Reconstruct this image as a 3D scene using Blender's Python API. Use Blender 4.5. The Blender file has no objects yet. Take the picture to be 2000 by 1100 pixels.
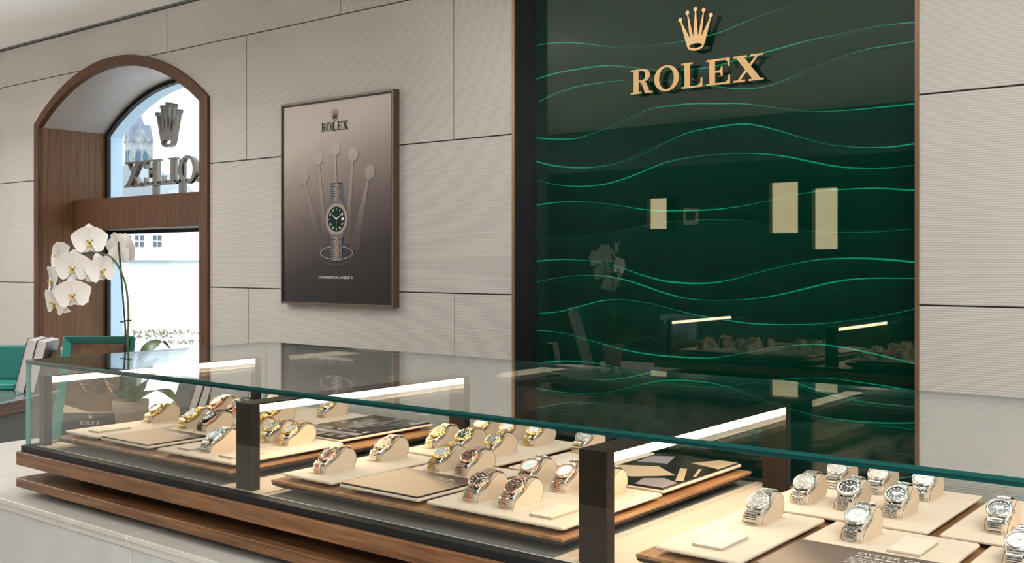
import bpy, math, random
from mathutils import Vector, Matrix, Euler
from mathutils.geometry import tessellate_polygon
random.seed(7)
SC = bpy.context.scene
COL = SC.collection

# ------------------------------------------------------------------ camera, world, exposure
# calibrated frame: X along the feature wall, p = distance from the camera plane towards
# that wall, h = height above the lens.  world = (X, p - D, h + HC)
F_PX, PSI, Y0, D, HC = 2033.4, 0.6703, 511.1, 3.4772, 1.55
MIR = 3.5902                      # plane of the glossy green panel
def V(X, p, h): return Vector((X, p - D, h + HC))

cam_d = bpy.data.cameras.new('camera'); cam_d.sensor_width = 36.0
cam_d.lens = F_PX / 2000 * 36.0
cam_d.shift_y = -(550 - Y0) / 2000
cam_d.clip_start = 0.05; cam_d.clip_end = 800
cam = bpy.data.objects.new('camera', cam_d); COL.objects.link(cam)
cam.location = V(0, 0, 0); cam.rotation_euler = (math.pi / 2, 0, PSI)
SC.camera = cam

world = bpy.data.worlds.new('sky'); SC.world = world; world.use_nodes = True
wb = world.node_tree.nodes['Background']
wb.inputs[0].default_value = (0.86, 0.95, 1.0, 1); wb.inputs[1].default_value = 3.3

SC.view_settings.view_transform = 'Standard'; SC.view_settings.look = 'None'
SC.view_settings.gamma = 1.0; SC.view_settings.use_curve_mapping = False
SC.view_settings.exposure = 0.0
SC.cycles.transparent_max_bounces = 32
SC.cycles.max_bounces = 10; SC.cycles.diffuse_bounces = 4; SC.cycles.glossy_bounces = 6
SC.cycles.caustics_reflective = False; SC.cycles.caustics_refractive = False
SC.cycles.sample_clamp_indirect = 6.0
CEIL_POWER = 22.5
LED_POWER = 14.5

# ------------------------------------------------------------------ materials
MATS = {}
def new_mat(name):
    m = bpy.data.materials.new(name); m.use_nodes = True
    MATS[name] = m
    return m, m.node_tree, m.node_tree.nodes['Principled BSDF']
def setp(b, **k):
    for n, v in k.items():
        b.inputs[n.replace('_', ' ')].default_value = v
def plain(name, col, rough=0.5, metal=0.0, coat=0.0, coat_rough=0.03, coat_ior=1.5, noise=0.0, nscale=30, bump=0.0, bscale=200, spec=0.5):
    m, t, b = new_mat(name)
    setp(b, Base_Color=(*col, 1), Roughness=rough, Metallic=metal, Coat_Weight=coat, Coat_Roughness=coat_rough, Coat_IOR=coat_ior)
    b.inputs['Specular IOR Level'].default_value = spec
    if noise or bump:
        tc = t.nodes.new('ShaderNodeTexCoord')
    if noise:
        n = t.nodes.new('ShaderNodeTexNoise'); n.inputs['Scale'].default_value = nscale; n.inputs['Detail'].default_value = 5
        r = t.nodes.new('ShaderNodeValToRGB')
        r.color_ramp.elements[0].color = (*[c * (1 - noise) for c in col], 1); r.color_ramp.elements[0].position = .3
        r.color_ramp.elements[1].color = (*[min(1, c * (1 + noise)) for c in col], 1); r.color_ramp.elements[1].position = .7
        t.links.new(tc.outputs['Object'], n.inputs['Vector']); t.links.new(n.outputs['Fac'], r.inputs[0]); t.links.new(r.outputs[0], b.inputs['Base Color'])
    if bump:
        n2 = t.nodes.new('ShaderNodeTexNoise'); n2.inputs['Scale'].default_value = bscale
        bp = t.nodes.new('ShaderNodeBump'); bp.inputs['Strength'].default_value = bump; bp.inputs['Distance'].default_value = .002
        t.links.new(tc.outputs['Object'], n2.inputs['Vector']); t.links.new(n2.outputs['Fac'], bp.inputs['Height']); t.links.new(bp.outputs[0], b.inputs['Normal'])
    return m
def wood(name, dark, light, stretch, rough=0.4, scale=1.0, coat=0.15):
    m, t, b = new_mat(name)
    tc = t.nodes.new('ShaderNodeTexCoord'); mp = t.nodes.new('ShaderNodeMapping')
    mp.inputs['Scale'].default_value = [s * scale for s in stretch]
    n = t.nodes.new('ShaderNodeTexNoise'); n.inputs['Scale'].default_value = 1.0; n.inputs['Detail'].default_value = 8; n.inputs['Roughness'].default_value = .62
    r = t.nodes.new('ShaderNodeValToRGB')
    r.color_ramp.elements[0].color = (*dark, 1); r.color_ramp.elements[0].position = .32
    r.color_ramp.elements[1].color = (*light, 1); r.color_ramp.elements[1].position = .68
    bp = t.nodes.new('ShaderNodeBump'); bp.inputs['Strength'].default_value = .12; bp.inputs['Distance'].default_value = .001
    L = t.links.new
    L(tc.outputs['Object'], mp.inputs[0]); L(mp.outputs[0], n.inputs['Vector']); L(n.outputs['Fac'], r.inputs[0])
    L(r.outputs[0], b.inputs['Base Color']); L(n.outputs['Fac'], bp.inputs['Height']); L(bp.outputs[0], b.inputs['Normal'])
    setp(b, Roughness=rough, Coat_Weight=coat, Coat_Roughness=.25)
    b.inputs['Specular IOR Level'].default_value = .25
    return m
def emit(name, col, strength):
    m = bpy.data.materials.new(name); m.use_nodes = True; t = m.node_tree
    t.nodes.remove(t.nodes['Principled BSDF'])
    e = t.nodes.new('ShaderNodeEmission'); e.inputs[0].default_value = (*col, 1); e.inputs[1].default_value = strength
    t.links.new(e.outputs[0], t.nodes['Material Output'].inputs[0]); MATS[name] = m
    return m
def pane_glass(name, tint, ior=1.5):
    """clear sheet: fresnel mirror over straight-through transmission, per surface"""
    m = bpy.data.materials.new(name); m.use_nodes = True; t = m.node_tree
    t.nodes.remove(t.nodes['Principled BSDF'])
    g = t.nodes.new('ShaderNodeNewGeometry'); mx = t.nodes.new('ShaderNodeMix'); mx.data_type = 'FLOAT'
    mx.inputs['A'].default_value = ior; mx.inputs['B'].default_value = 1 / ior
    fr = t.nodes.new('ShaderNodeFresnel'); tr = t.nodes.new('ShaderNodeBsdfTransparent'); gl = t.nodes.new('ShaderNodeBsdfGlossy')
    tr.inputs[0].default_value = (*tint, 1); gl.inputs['Roughness'].default_value = 0.0; gl.inputs[0].default_value = (1, 1, 1, 1)
    ms = t.nodes.new('ShaderNodeMixShader'); L = t.links.new
    L(g.outputs['Backfacing'], mx.inputs['Factor']); L(mx.outputs['Result'], fr.inputs['IOR'])
    L(fr.outputs[0], ms.inputs[0]); L(tr.outputs[0], ms.inputs[1]); L(gl.outputs[0], ms.inputs[2])
    L(ms.outputs[0], t.nodes['Material Output'].inputs[0]); MATS[name] = m
    return m

def make_wall_fabric():
    m, t, b = new_mat('wall_fabric'); L = t.links.new
    tc = t.nodes.new('ShaderNodeTexCoord')
    w = t.nodes.new('ShaderNodeTexWave'); w.wave_type = 'BANDS'; w.bands_direction = 'Z'; w.inputs['Scale'].default_value = 40; w.inputs['Distortion'].default_value = .6; w.inputs['Detail Scale'].default_value = 6
    n = t.nodes.new('ShaderNodeTexNoise'); n.inputs['Scale'].default_value = 220; n.inputs['Detail'].default_value = 3
    n2 = t.nodes.new('ShaderNodeTexNoise'); n2.inputs['Scale'].default_value = 1.3; n2.inputs['Detail'].default_value = 4
    r = t.nodes.new('ShaderNodeValToRGB')
    r.color_ramp.elements[0].color = (.46, .43, .397, 1); r.color_ramp.elements[0].position = .25
    r.color_ramp.elements[1].color = (.55, .515, .48, 1); r.color_ramp.elements[1].position = .75
    mxn = t.nodes.new('ShaderNodeMix'); mxn.data_type = 'FLOAT'; mxn.inputs['Factor'].default_value = .45
    bp = t.nodes.new('ShaderNodeBump'); bp.inputs['Strength'].default_value = .35; bp.inputs['Distance'].default_value = .0025
    mr = t.nodes.new('ShaderNodeMix'); mr.data_type = 'RGBA'; mr.blend_type = 'MULTIPLY'; mr.inputs['Factor'].default_value = .22
    L(tc.outputs['Object'], w.inputs['Vector']); L(tc.outputs['Object'], n.inputs['Vector']); L(tc.outputs['Object'], n2.inputs['Vector'])
    L(n2.outputs['Fac'], r.inputs[0]); L(r.outputs[0], mr.inputs['A']); L(w.outputs['Color'], mr.inputs['B']); L(mr.outputs['Result'], b.inputs['Base Color'])
    L(w.outputs['Fac'], mxn.inputs['A']); L(n.outputs['Fac'], mxn.inputs['B']); L(mxn.outputs['Result'], bp.inputs['Height']); L(bp.outputs[0], b.inputs['Normal'])
    setp(b, Roughness=.85)
make_wall_fabric()
plain('joint_dark', (.05, .035, .025), .9)
plain('ceiling_paint', (.88, .875, .86), .9)
plain('cornice_grey', (.10, .11, .11), .7)
wood('casing_wood', (.042, .016, .0052), (.122, .051, .0185), (110, 110, 3.0), .55, coat=0)
wood('reveal_wood', (.078, .034, .012), (.180, .090, .038), (160, 160, 2.0), .55, coat=0)
wood('slab_wood', (.095, .040, .017), (.30, .145, .062), (4, 60, 90), .4)
wood('platform_wood', (.20, .085, .033), (.46, .235, .10), (70, 5, 70), .4)
wood('console_wood', (.06, .026, .012), (.16, .075, .036), (60, 4, 90), .5, coat=0)
wood('floor_wood', (.42, .37, .31), (.55, .49, .42), (3, 40, 40), .35)
plain('dark_wood', (.022, .012, .008), .55)
plain('wall_dark', (.007, .007, .007), .6)
plain('band_grey', (.16, .18, .18), .7)
plain('reveal_vault', (.36, .315, .29), .42, noise=.12, nscale=160)
plain('black_lining', (.006, .005, .005), .35)
plain('black_frame', (.010, .010, .011), .5, spec=.25)
plain('bronze_trim', (.36, .24, .15), .3, .85)
plain('bronze_bar', (.021, .0135, .0088), .42, .2, noise=.06, nscale=60, spec=.25)
plain('poster_frame', (.105, .068, .044), .4, .4)
plain('emerald_panel', (.0002, .027, .0175), .8, spec=.02)
pane_glass('panel_glass', (.90, .98, .94), 1.55)
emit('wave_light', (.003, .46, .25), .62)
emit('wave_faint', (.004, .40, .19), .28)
plain('sign_gold', (.74, .47, .215), .38, .35)
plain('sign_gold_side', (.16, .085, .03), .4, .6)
plain('stone_grey', (.60, .615, .605), .5, noise=.07, nscale=9, bump=.08, bscale=60)
plain('stone_top', (.66, .635, .59), .42, noise=.05, nscale=12)
plain('cream_suede', (.70, .56, .435), .85, noise=.025, nscale=25, bump=.08, bscale=900)
plain('cream_tile', (.76, .65, .52), .7)
plain('tile_edge', (.47, .38, .28), .8)
plain('leather_beige', (.66, .50, .36), .55, bump=.05, bscale=700)
plain('piping_brown', (.16, .09, .05), .7)
plain('base_cream', (.50, .40, .305), .75)
plain('case_felt', (.24, .22, .195), .9, noise=.06, nscale=300)
plain('chrome', (.78, .75, .71), .42, .5)
plain('steel', (.72, .71, .70), .2, 1.0)
plain('yellow_gold', (.90, .60, .22), .2, 1.0)
plain('rose_gold', (.82, .47, .31), .2, 1.0)
plain('gunmetal', (.155, .145, .138), .36, .7)
plain('gunmetal_side', (.15, .135, .11), .28, .8)
plain('ceramic_black', (.015, .013, .012), .15)
plain('rubber_black', (.012, .011, .011), .55)
plain('gem_blue', (.025, .03, .16), .1, .3)
plain('dial_white', (.80, .77, .73), .25); plain('dial_silver', (.60, .56, .52), .28, .6)
plain('dial_brown', (.085, .042, .03), .25, .4); plain('dial_black', (.018, .015, .014), .22)
plain('dial_grey', (.22, .21, .20), .28, .5); plain('dial_gold', (.82, .52, .16), .28, .7)
plain('dial_champagne', (.70, .55, .33), .28, .6); plain('dial_green', (.03, .05, .025), .22, .3)
plain('dial_pink', (.72, .52, .42), .28, .5); plain('dial_pearl', (.62, .60, .57), .3, .4)
plain('marker_white', (.85, .84, .80), .3)
pane_glass('sheet_glass', (.965, .985, .975), 1.5)
pane_glass('window_glass', (.97, .99, 1.0), 1.45)
pane_glass('crystal_glass', (1, 1, 1), 1.35)
plain('glass_edge', (.010, .075, .066), .12, coat=.8)
plain('glass_edge_deep', (.003, .040, .040), .1, coat=.8)
plain('bond_dark', (.003, .008, .008), .3)
plain('glass_edge_light', (.10, .36, .31), .15, coat=.8)
emit('led', (1.0, .775, .54), LED_POWER)
emit('added_lamp', (1.0, .985, .96), CEIL_POWER)
emit('niche_light', (1.0, .80, .48), 4.5)
plain('teal_leather', (.004, .115, .098), .42, bump=.1, bscale=600)
plain('teal_lit', (.03, .24, .205), .35)  # paler copy of the teal, with light put into its colour
plain('teal_tray', (.03, .17, .145), .4)
plain('dark_green', (.006, .022, .016), .25, coat=.4)
plain('picture_bronze', (.17, .10, .062), .35, .35, noise=.35, nscale=22)
plain('book_white', (.74, .72, .72), .6); plain('book_page', (.60, .55, .54), .8); plain('book_black', (.012, .012, .014), .4)
plain('box_brown', (.20, .13, .09), .6)
plain('console_top', (.20, .19, .175), .12, coat=.6); plain('console_grey', (.105, .095, .085), .7)
plain('petal', (.86, .83, .80), .5); plain('petal_back', (.80, .80, .68), .5)
plain('lip_yellow', (.62, .47, .06), .5); plain('lip_red', (.30, .09, .03), .5)
plain('stem_green', (.075, .12, .04), .5); plain('leaf_green', (.055, .10, .022), .38, noise=.2, nscale=14)
plain('stake_black', (.012, .014, .010), .5)
plain('pot_clay', (.33, .235, .18), .7); plain('soil', (.055, .035, .022), .95, noise=.5, nscale=120, bump=.6, bscale=150)
plain('outside_white', (.80, .82, .82), .9); plain('tower_stone', (.22, .235, .24), .9, noise=.45, nscale=.9)
plain('tower_roof', (.17, .19, .25), .8); plain('tower_dark', (.035, .09, .13), .6)
plain('pavement', (.66, .66, .65), .9, noise=.08, nscale=3); plain('dry_grass', (.22, .20, .12), .95, noise=.3, nscale=9)
plain('outside_jamb', (.50, .66, .78), .8); plain('house_window', (.07, .09, .10), .3); plain('roof_grey', (.24, .26, .28), .8)
plain('print_dark', (.014, .010, .009), .22, coat=.4); plain('print_mauve', (.40, .33, .34), .3, coat=.3)
plain('print_cream', (.68, .49, .31), .35, coat=.3); plain('print_white', (.80, .77, .74), .5)
plain('print_brown', (.115, .075, .058), .35); plain('print_green', (.003, .017, .011), .6, spec=.1); plain('print_bronze', (.085, .045, .02), .6, spec=.1)
plain('print_steel', (.105, .118, .145), .5, spec=.15); plain('print_navy', (.018, .02, .03), .6, spec=.1); plain('print_gold', (.36, .25, .17), .5, spec=.15)
plain('print_relief', (.30, .255, .23), .5); plain('print_relief_dark', (.035, .026, .024), .5)
plain('gold_ink', (.62, .47, .28), .4, .4)
def gradient(name, stops, axis, lo, hi, rough=.4, tilt=0.0, coat=0.0):
    m, t, b = new_mat(name); L = t.links.new
    tc = t.nodes.new('ShaderNodeTexCoord'); sp = t.nodes.new('ShaderNodeSeparateXYZ'); L(tc.outputs['Object'], sp.inputs[0])
    ma = t.nodes.new('ShaderNodeMath'); ma.operation = 'MULTIPLY_ADD'; ma.inputs[1].default_value = tilt
    L(sp.outputs['X'], ma.inputs[0]); L(sp.outputs[axis], ma.inputs[2])
    mr = t.nodes.new('ShaderNodeMapRange'); mr.inputs['From Min'].default_value = lo; mr.inputs['From Max'].default_value = hi
    L(ma.outputs[0], mr.inputs['Value']); r = t.nodes.new('ShaderNodeValToRGB'); L(mr.outputs[0], r.inputs[0])
    els = r.color_ramp.elements
    els[0].position, els[0].color = stops[0][0], (*stops[0][1], 1); els[1].position, els[1].color = stops[-1][0], (*stops[-1][1], 1)
    for s, c in stops[1:-1]:
        e = els.new(s); e.color = (*c, 1)
    L(r.outputs[0], b.inputs['Base Color']); setp(b, Roughness=rough, Coat_Weight=coat); b.inputs['Specular IOR Level'].default_value = .2
    return m
gradient('poster_print', [(0, (.012, .009, .009)), (.22, (.026, .019, .018)), (.45, (.10, .075, .066)), (.68, (.25, .20, .175)), (.86, (.42, .36, .31)), (1, (.44, .38, .34))], 'Z', -.50, .50, .45, -.28)
gradient('card_print', [(0, (.60, .41, .27)), (.70, (.52, .345, .225)), (.92, (.16, .10, .072)), (1, (.10, .062, .047))], 'Y', -.095, .095, .5, .45, 0)
gradient('card_print_dark', [(0, (.40, .27, .19)), (.35, (.17, .115, .09)), (1, (.13, .09, .07))], 'Y', -.12, .12, .5, .9, 0)

# ------------------------------------------------------------------ mesh helpers
class MB:
    def __init__(self): self.v = []; self.f = []; self.mi = []; self.cur = 0
    def add(self, vs, fs, mi=None):
        o = len(self.v); self.v += [tuple(x) for x in vs]
        self.f += [tuple(i + o for i in f) for f in fs]; self.mi += [self.cur if mi is None else mi] * len(fs)
        return self
    def box(self, a, b, mi=None):
        (x0, y0, z0), (x1, y1, z1) = a, b
        return self.add([(x0,y0,z0),(x1,y0,z0),(x1,y1,z0),(x0,y1,z0),(x0,y0,z1),(x1,y0,z1),(x1,y1,z1),(x0,y1,z1)],
                 [(0,3,2,1),(4,5,6,7),(0,1,5,4),(1,2,6,5),(2,3,7,6),(3,0,4,7)], mi)
    def bbox(self, a, b, r, mi=None):
        """box with chamfered vertical and horizontal edges"""
        (x0, y0, z0), (x1, y1, z1) = a, b
        def ring(i, z):
            c = r
            return [(x0+i+c,y0+i,z),(x1-i-c,y0+i,z),(x1-i,y0+i+c,z),(x1-i,y1-i-c,z),(x1-i-c,y1-i,z),(x0+i+c,y1-i,z),(x0+i,y1-i-c,z),(x0+i,y0+i+c,z)]
        k = r * .5
        R = [ring(k, z0), ring(0, z0 + k), ring(0, z1 - k), ring(k, z1)]
        vs = sum(R, []); fs = []
        for j in range(3):
            for i in range(8): fs.append((j*8+i, j*8+(i+1)%8, (j+1)*8+(i+1)%8, (j+1)*8+i))
        fs.append(tuple(range(7,-1,-1))); fs.append(tuple(range(24,32)))
        return self.add(vs, fs, mi)
    def prism(self, loops, fn0, fn1, mi_side=None, mi_cap=None):
        """2-D loops (outer + holes) between two mappings (u,v)->3-D"""
        pts = [p for l in loops for p in l]; n = len(pts)
        tri = tessellate_polygon([[Vector((p[0], p[1], 0)) for p in l] for l in loops])
        vs = [fn0(*p) for p in pts] + [fn1(*p) for p in pts]
        caps = [tuple(t) for t in tri] + [tuple(i + n for i in reversed(t)) for t in tri]
        fs = []; o = 0
        for l in loops:
            k = len(l)
            for i in range(k): fs.append((o+i, o+(i+1)%k, n+o+(i+1)%k, n+o+i))
            o += k
        base = len(self.v)
        self.add(vs, caps, mi_cap)
        self.f += [tuple(i + base for i in f) for f in fs]; self.mi += [self.cur if mi_side is None else mi_side] * len(fs)
        return self
    def flat(self, loops, fn, mi=None):
        pts = [p for l in loops for p in l]
        tri = tessellate_polygon([[Vector((p[0], p[1], 0)) for p in l] for l in loops])
        return self.add([fn(*p) for p in pts], [tuple(t) for t in tri], mi)
    def tube(self, path, rad, n=8, mi=None, caps=True):
        path = [Vector(p) for p in path]; k = len(path); vs = []; fs = []
        rs = rad if isinstance(rad, (list, tuple)) else [rad] * k
        up = Vector((0, 0, 1))
        for i, p in enumerate(path):
            t = (path[min(i+1, k-1)] - path[max(i-1, 0)]).normalized()
            a = up if abs(t.dot(up)) < .95 else Vector((1, 0, 0))
            u = t.cross(a).normalized(); w = u.cross(t)
            for j in range(n):
                q = 2 * math.pi * j / n; vs.append(p + (u * math.cos(q) + w * math.sin(q)) * rs[i])
        for i in range(k - 1):
            for j in range(n): fs.append((i*n+j, i*n+(j+1)%n, (i+1)*n+(j+1)%n, (i+1)*n+j))
        if caps: fs.append(tuple(range(n-1,-1,-1))); fs.append(tuple(range((k-1)*n, k*n)))
        return self.add(vs, fs, mi)
    def lathe(self, prof, n=32, cen=(0, 0, 0), mod=None, mi=None, close=True):
        vs = []; fs = []; k = len(prof)
        for j in range(n):
            q = 2 * math.pi * j / n
            for i, (r, z) in enumerate(prof):
                rr = r + (mod(i, j) if mod else 0)
                vs.append((cen[0] + rr*math.cos(q), cen[1] + rr*math.sin(q), cen[2] + z))
        for j in range(n):
            for i in range(k - 1):
                a, b = j*k+i, ((j+1)%n)*k+i
                fs.append((a, b, b+1, a+1))
        if close and prof[0][0] > 1e-6: fs.append(tuple(j*k for j in range(n-1,-1,-1)))
        if close and prof[-1][0] > 1e-6: fs.append(tuple(j*k+k-1 for j in range(n)))
        return self.add(vs, fs, mi)
    def xf(self, M, start=0):
        self.v[start:] = [tuple(M @ Vector(p)) for p in self.v[start:]]
        return self
    def mesh(self, name, mats, smooth=False):
        me = bpy.data.meshes.new(name); me.from_pydata(self.v, [], self.f)
        mats = mats if isinstance(mats, (list, tuple)) else [mats]
        for m in mats: me.materials.append(MATS[m])
        if len(mats) > 1: me.polygons.foreach_set('material_index', self.mi)
        if smooth: me.polygons.foreach_set('use_smooth', [True] * len(me.polygons))
        me.validate(); me.update()
        return me
    def build(self, name, mats, parent=None, smooth=False, label=None):
        return link(name, self.mesh(name, mats, smooth), parent, label)
def link(name, me, parent=None, label=None):
    o = bpy.data.objects.new(name, me); COL.objects.link(o)
    if parent: o.parent = parent
    if label: o['label'] = label
    return o
def empty(name, loc, label=None, cat=None, group=None, kind=None, rz=0):
    o = bpy.data.objects.new(name, None); COL.objects.link(o); o.location = loc; o.rotation_euler = (0, 0, rz); o.empty_display_size = .05
    return tag(o, label, cat, group, kind)
def tag(o, label=None, cat=None, group=None, kind=None):
    if label: o['label'] = label
    if cat: o['category'] = cat
    if group: o['group'] = group
    if kind: o['kind'] = kind
    return o
def rbox(x0, x1, y0, y1): return [(x0, y0), (x1, y0), (x1, y1), (x0, y1)]
def ell(cx, cy, rx, ry, n=32, a0=0, a1=2 * math.pi):
    full = abs(a1 - a0) > 6.28
    return [(cx + rx*math.cos(a0+(a1-a0)*i/(n if full else n-1)), cy + ry*math.sin(a0+(a1-a0)*i/(n if full else n-1))) for i in range(n)]
def smooth_path(pts, n=6):
    """Catmull-Rom through points of any dimension"""
    P = [Vector(p) for p in pts]; out = []
    for i in range(len(P) - 1):
        a, b, c, d = P[max(i-1, 0)], P[i], P[i+1], P[min(i+2, len(P)-1)]
        for k in range(n):
            t = k / n
            out.append(.5*((2*b) + (c-a)*t + (2*a-5*b+4*c-d)*t*t + (3*b-a-3*c+d)*t**3))
    out.append(P[-1]); return out
def W(px, p):
    t = (px - 1000) / F_PX; c, s = math.cos(PSI), math.sin(PSI)
    return p * (t*c - s) / (c + t*s)
def H_at(px, py, p):
    X = W(px, p); d = -math.sin(PSI)*X + math.cos(PSI)*p
    return (Y0 - py) * d / F_PX
def text_mesh(name, body, size, mat, align='CENTER', ext=0.0):
    cu = bpy.data.curves.new(name, 'FONT'); cu.body = body; cu.size = size; cu.align_x = align; cu.extrude = ext; cu.resolution_u = 3
    ob = bpy.data.objects.new(name + '_tmp', cu); COL.objects.link(ob)
    dg = bpy.context.evaluated_depsgraph_get(); dg.update()
    me = bpy.data.meshes.new_from_object(ob.evaluated_get(dg)); bpy.data.objects.remove(ob); bpy.data.curves.remove(cu)
    me.materials.clear(); me.materials.append(MATS[mat]); me.name = name
    return me

# serif capitals, cap height 1: list of (width, [pieces]); every piece is a list of loops
def letter_R():
    bowl_o = [(.31, 1), (.48, 1)] + ell(.48, .735, .27, .265, 14, math.pi/2, -math.pi/2)[1:] + [(.31, .47)]
    bowl_i = [(.31, .93), (.44, .93)] + ell(.44, .735, .125, .195, 12, math.pi/2, -math.pi/2)[1:] + [(.31, .54)]
    return .86, [[bowl_o, bowl_i], [rbox(.11, .31, 0, 1)], [rbox(0, .115, .93, 1)], [rbox(0, .42, 0, .07)],
            [[(.36, .475), (.50, .50), (.62, .40), (.68, .22), (.73, .07), (.86, .07), (.86, 0), (.56, 0), (.49, .22), (.44, .38)]]]
def letter_O(): return .94, [[ell(.47, .5, .47, .525, 40), ell(.47, .5, .28, .44, 40)]]
def letter_L(): return .77, [[[(0,1),(.42,1),(.42,.93),(.31,.93),(.31,.07),(.60,.07),(.70,.17),(.71,.36),(.77,.36),(.77,0),(0,0),(0,.07),(.11,.07),(.11,.93),(0,.93)]]]
def letter_E(): return .84, [[[(0,1),(.83,1),(.83,.68),(.77,.68),(.76,.84),(.68,.93),(.31,.93),(.31,.55),(.46,.55),(.51,.60),(.52,.70),(.58,.70),(.58,.32),(.52,.32),(.51,.42),(.46,.47),(.31,.47),(.31,.07),(.68,.07),(.77,.16),(.78,.34),(.84,.34),(.84,0),(0,0),(0,.07),(.11,.07),(.11,.93),(0,.93)]]]
def letter_X(): return 1.02, [[[(.09,.94),(.36,.94),(.92,.06),(.65,.06)]], [[(.75,.94),(.85,.94),(.24,.06),(.13,.06)]], [rbox(0,.46,.93,1)], [rbox(.58,1.0,.93,1)], [rbox(0,.40,0,.07)], [rbox(.52,1.02,0,.07)]]
WORD = [letter_R(), letter_O(), letter_L(), letter_E(), letter_X()]
GAP = [.05, .09, .14, .12]
WORD_W = sum(l[0] for l in WORD) + sum(GAP)
def word_pieces():
    x = 0; out = []
    for i, (w, pcs) in enumerate(WORD):
        out.append([[[(u + x, v) for u, v in l] for l in pc] for pc in pcs]); x += w + (GAP[i] if i < 4 else 0)
    return out
def crown_pieces():
    """crown emblem, height 1, centred on x = 0"""
    tips = [(-.385, .715), (-.205, .855), (0, .905), (.205, .855), (.385, .715)]
    notch = [(-.150, .315), (-.062, .335), (.062, .335), (.150, .315)]
    out = [(-.225, .13)]
    for i, (x, y) in enumerate(tips):
        out += [(x - .013, y), (x + .013, y)]
        if i < 4: out.append(notch[i])
    out += [(.225, .13), (.19, .06), (.11, .017), (0, 0), (-.11, .017), (-.19, .06)]
    body = [out, ell(0, .115, .165, .055, 24)]
    balls = [[ell(x*1.03, y + .042, .05, .05, 16)] for x, y in tips]
    return [body] + balls

# ------------------------------------------------------------------ room shell
ZF, ZC = -1.55, 1.479             # floor and ceiling, relative to the lens
WL, WR, WFR = -8.6, 2.6, -2.6     # left wall, right wall X ; front wall p
PANEL_L, PANEL_R = -2.749, -1.069
WIN_L, WIN_R = -6.812, -4.890
ARCH_Z, ARCH_TOP = .915, 1.250    # springing and crown of the casing's outer edge
def arch(x, xl, xr, zs, zt):
    """three-centred-looking top of an opening"""
    u = (x - (xl + xr) / 2) / ((xr - xl) / 2); u = max(-1, min(1, u))
    R = ((xr - xl)**2 / 4 + (zt - zs)**2) / (2 * (zt - zs)); xx = u * (xr - xl) / 2
    return zt - R + math.sqrt(max(0, R*R - xx*xx))

o = MB().box(V(WL, WFR, ZF - .1), V(WR, D + .12, ZF)).build('floor', 'floor_wood'); tag(o, 'pale wooden shop floor, lightened to bounce light onto the ceiling', None, None, 'structure')  # unseen floor kept pale so it bounces light upward
o = MB().box(V(WL, WFR, ZC), V(WR, D + .02, ZC + .1)).build('ceiling', 'ceiling_paint'); tag(o, 'pale grey painted ceiling', None, None, 'structure')
o = MB().box(V(WL - .1, WFR, ZF), V(WL, D + .1, ZC)).build('wall_left', 'ceiling_paint'); tag(o, 'plain pale side wall', None, None, 'structure')
o = MB().box(V(WR, WFR, ZF), V(WR + .1, D + .1, ZC)).build('wall_right', 'ceiling_paint'); tag(o, 'plain pale side wall', None, None, 'structure')
SHOP = (-.5, 2.3, -1.50, 1.00)
m_ = MB(); m_.box(V(WL, WFR - .1, ZF), V(SHOP[0], WFR, 1.02)); m_.box(V(SHOP[1], WFR - .1, ZF), V(WR, WFR, 1.02)); m_.box(V(SHOP[0], WFR - .1, ZF), V(SHOP[1], WFR, SHOP[2])); wf = m_.build('wall_front', 'wall_dark'); tag(wf, 'dark wooden wall seen only as a reflection', None, None, 'structure')
MB().box(V(WL, WFR - .1, 1.02), V(WR, WFR, ZC)).build('upper_band', 'band_grey', wf)

w2 = empty('window_2', V(.2, WFR, SHOP[2]), 'wide shop window behind the viewer', None, None, 'structure')
m_ = MB()
for x in (SHOP[0], .9, SHOP[1]): m_.box(V(x - .03, WFR - .08, SHOP[2]), V(x + .03, WFR - .02, 1.02))
m_.box(V(SHOP[0], WFR - .08, .99), V(SHOP[1], WFR - .02, 1.02))
o = m_.build('window_frame', 'black_frame'); o.parent = w2; o.matrix_parent_inverse = Matrix.Translation(-w2.location)
o = MB().box(V(SHOP[0], WFR - .054, SHOP[2]), V(SHOP[1], WFR - .048, 1.0)).build('pane', 'window_glass'); o.parent = w2; o.matrix_parent_inverse = Matrix.Translation(-w2.location)
OPEN = (WIN_L + .02, WIN_R - .02, ARCH_Z, ARCH_TOP - .015)
def panel_polys(x0, x1, z0, z1):
    """rectangle minus the arched window opening"""
    xl, xr, zs, zt = OPEN
    low = lambda x: max(z0, arch(x, xl, xr, zs, zt)) if xl < x < xr else z0
    xs = sorted(set([x0, x1] + [x for x in (xl, xl + 1e-4, xr - 1e-4, xr) if x0 < x < x1] + [x0 + (x1-x0)*i/60 for i in range(61)]))
    runs, cur = [], []
    for x in xs:
        if low(x) < z1 - .004: cur.append(x)
        else:
            if len(cur) > 1: runs.append(cur)
            cur = []
    if len(cur) > 1: runs.append(cur)
    out = []
    for r in runs:
        lo = [(x, low(x)) for x in r]
        simp = [lo[0]] + [lo[i] for i in range(1, len(lo)-1) if not (abs(lo[i][1]-lo[i-1][1]) < 1e-7 and abs(lo[i][1]-lo[i+1][1]) < 1e-7)] + [lo[-1]]
        out.append(simp + [(r[-1], z1), (r[0], z1)])
    return out
m_ = MB()
for a, b in ((WL, PANEL_L), (PANEL_R, WR)):
    for z0, z1 in ((ZF, ZC),):
        for poly in panel_polys(a, b, z0, z1):
            m_.prism([poly], lambda u, v: V(u, D + .012, v), lambda u, v: V(u, D + .04, v))
wall = m_.build('wall_back', 'joint_dark'); tag(wall, 'feature wall of large ribbed beige panels with dark joints', None, None, 'structure')
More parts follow.
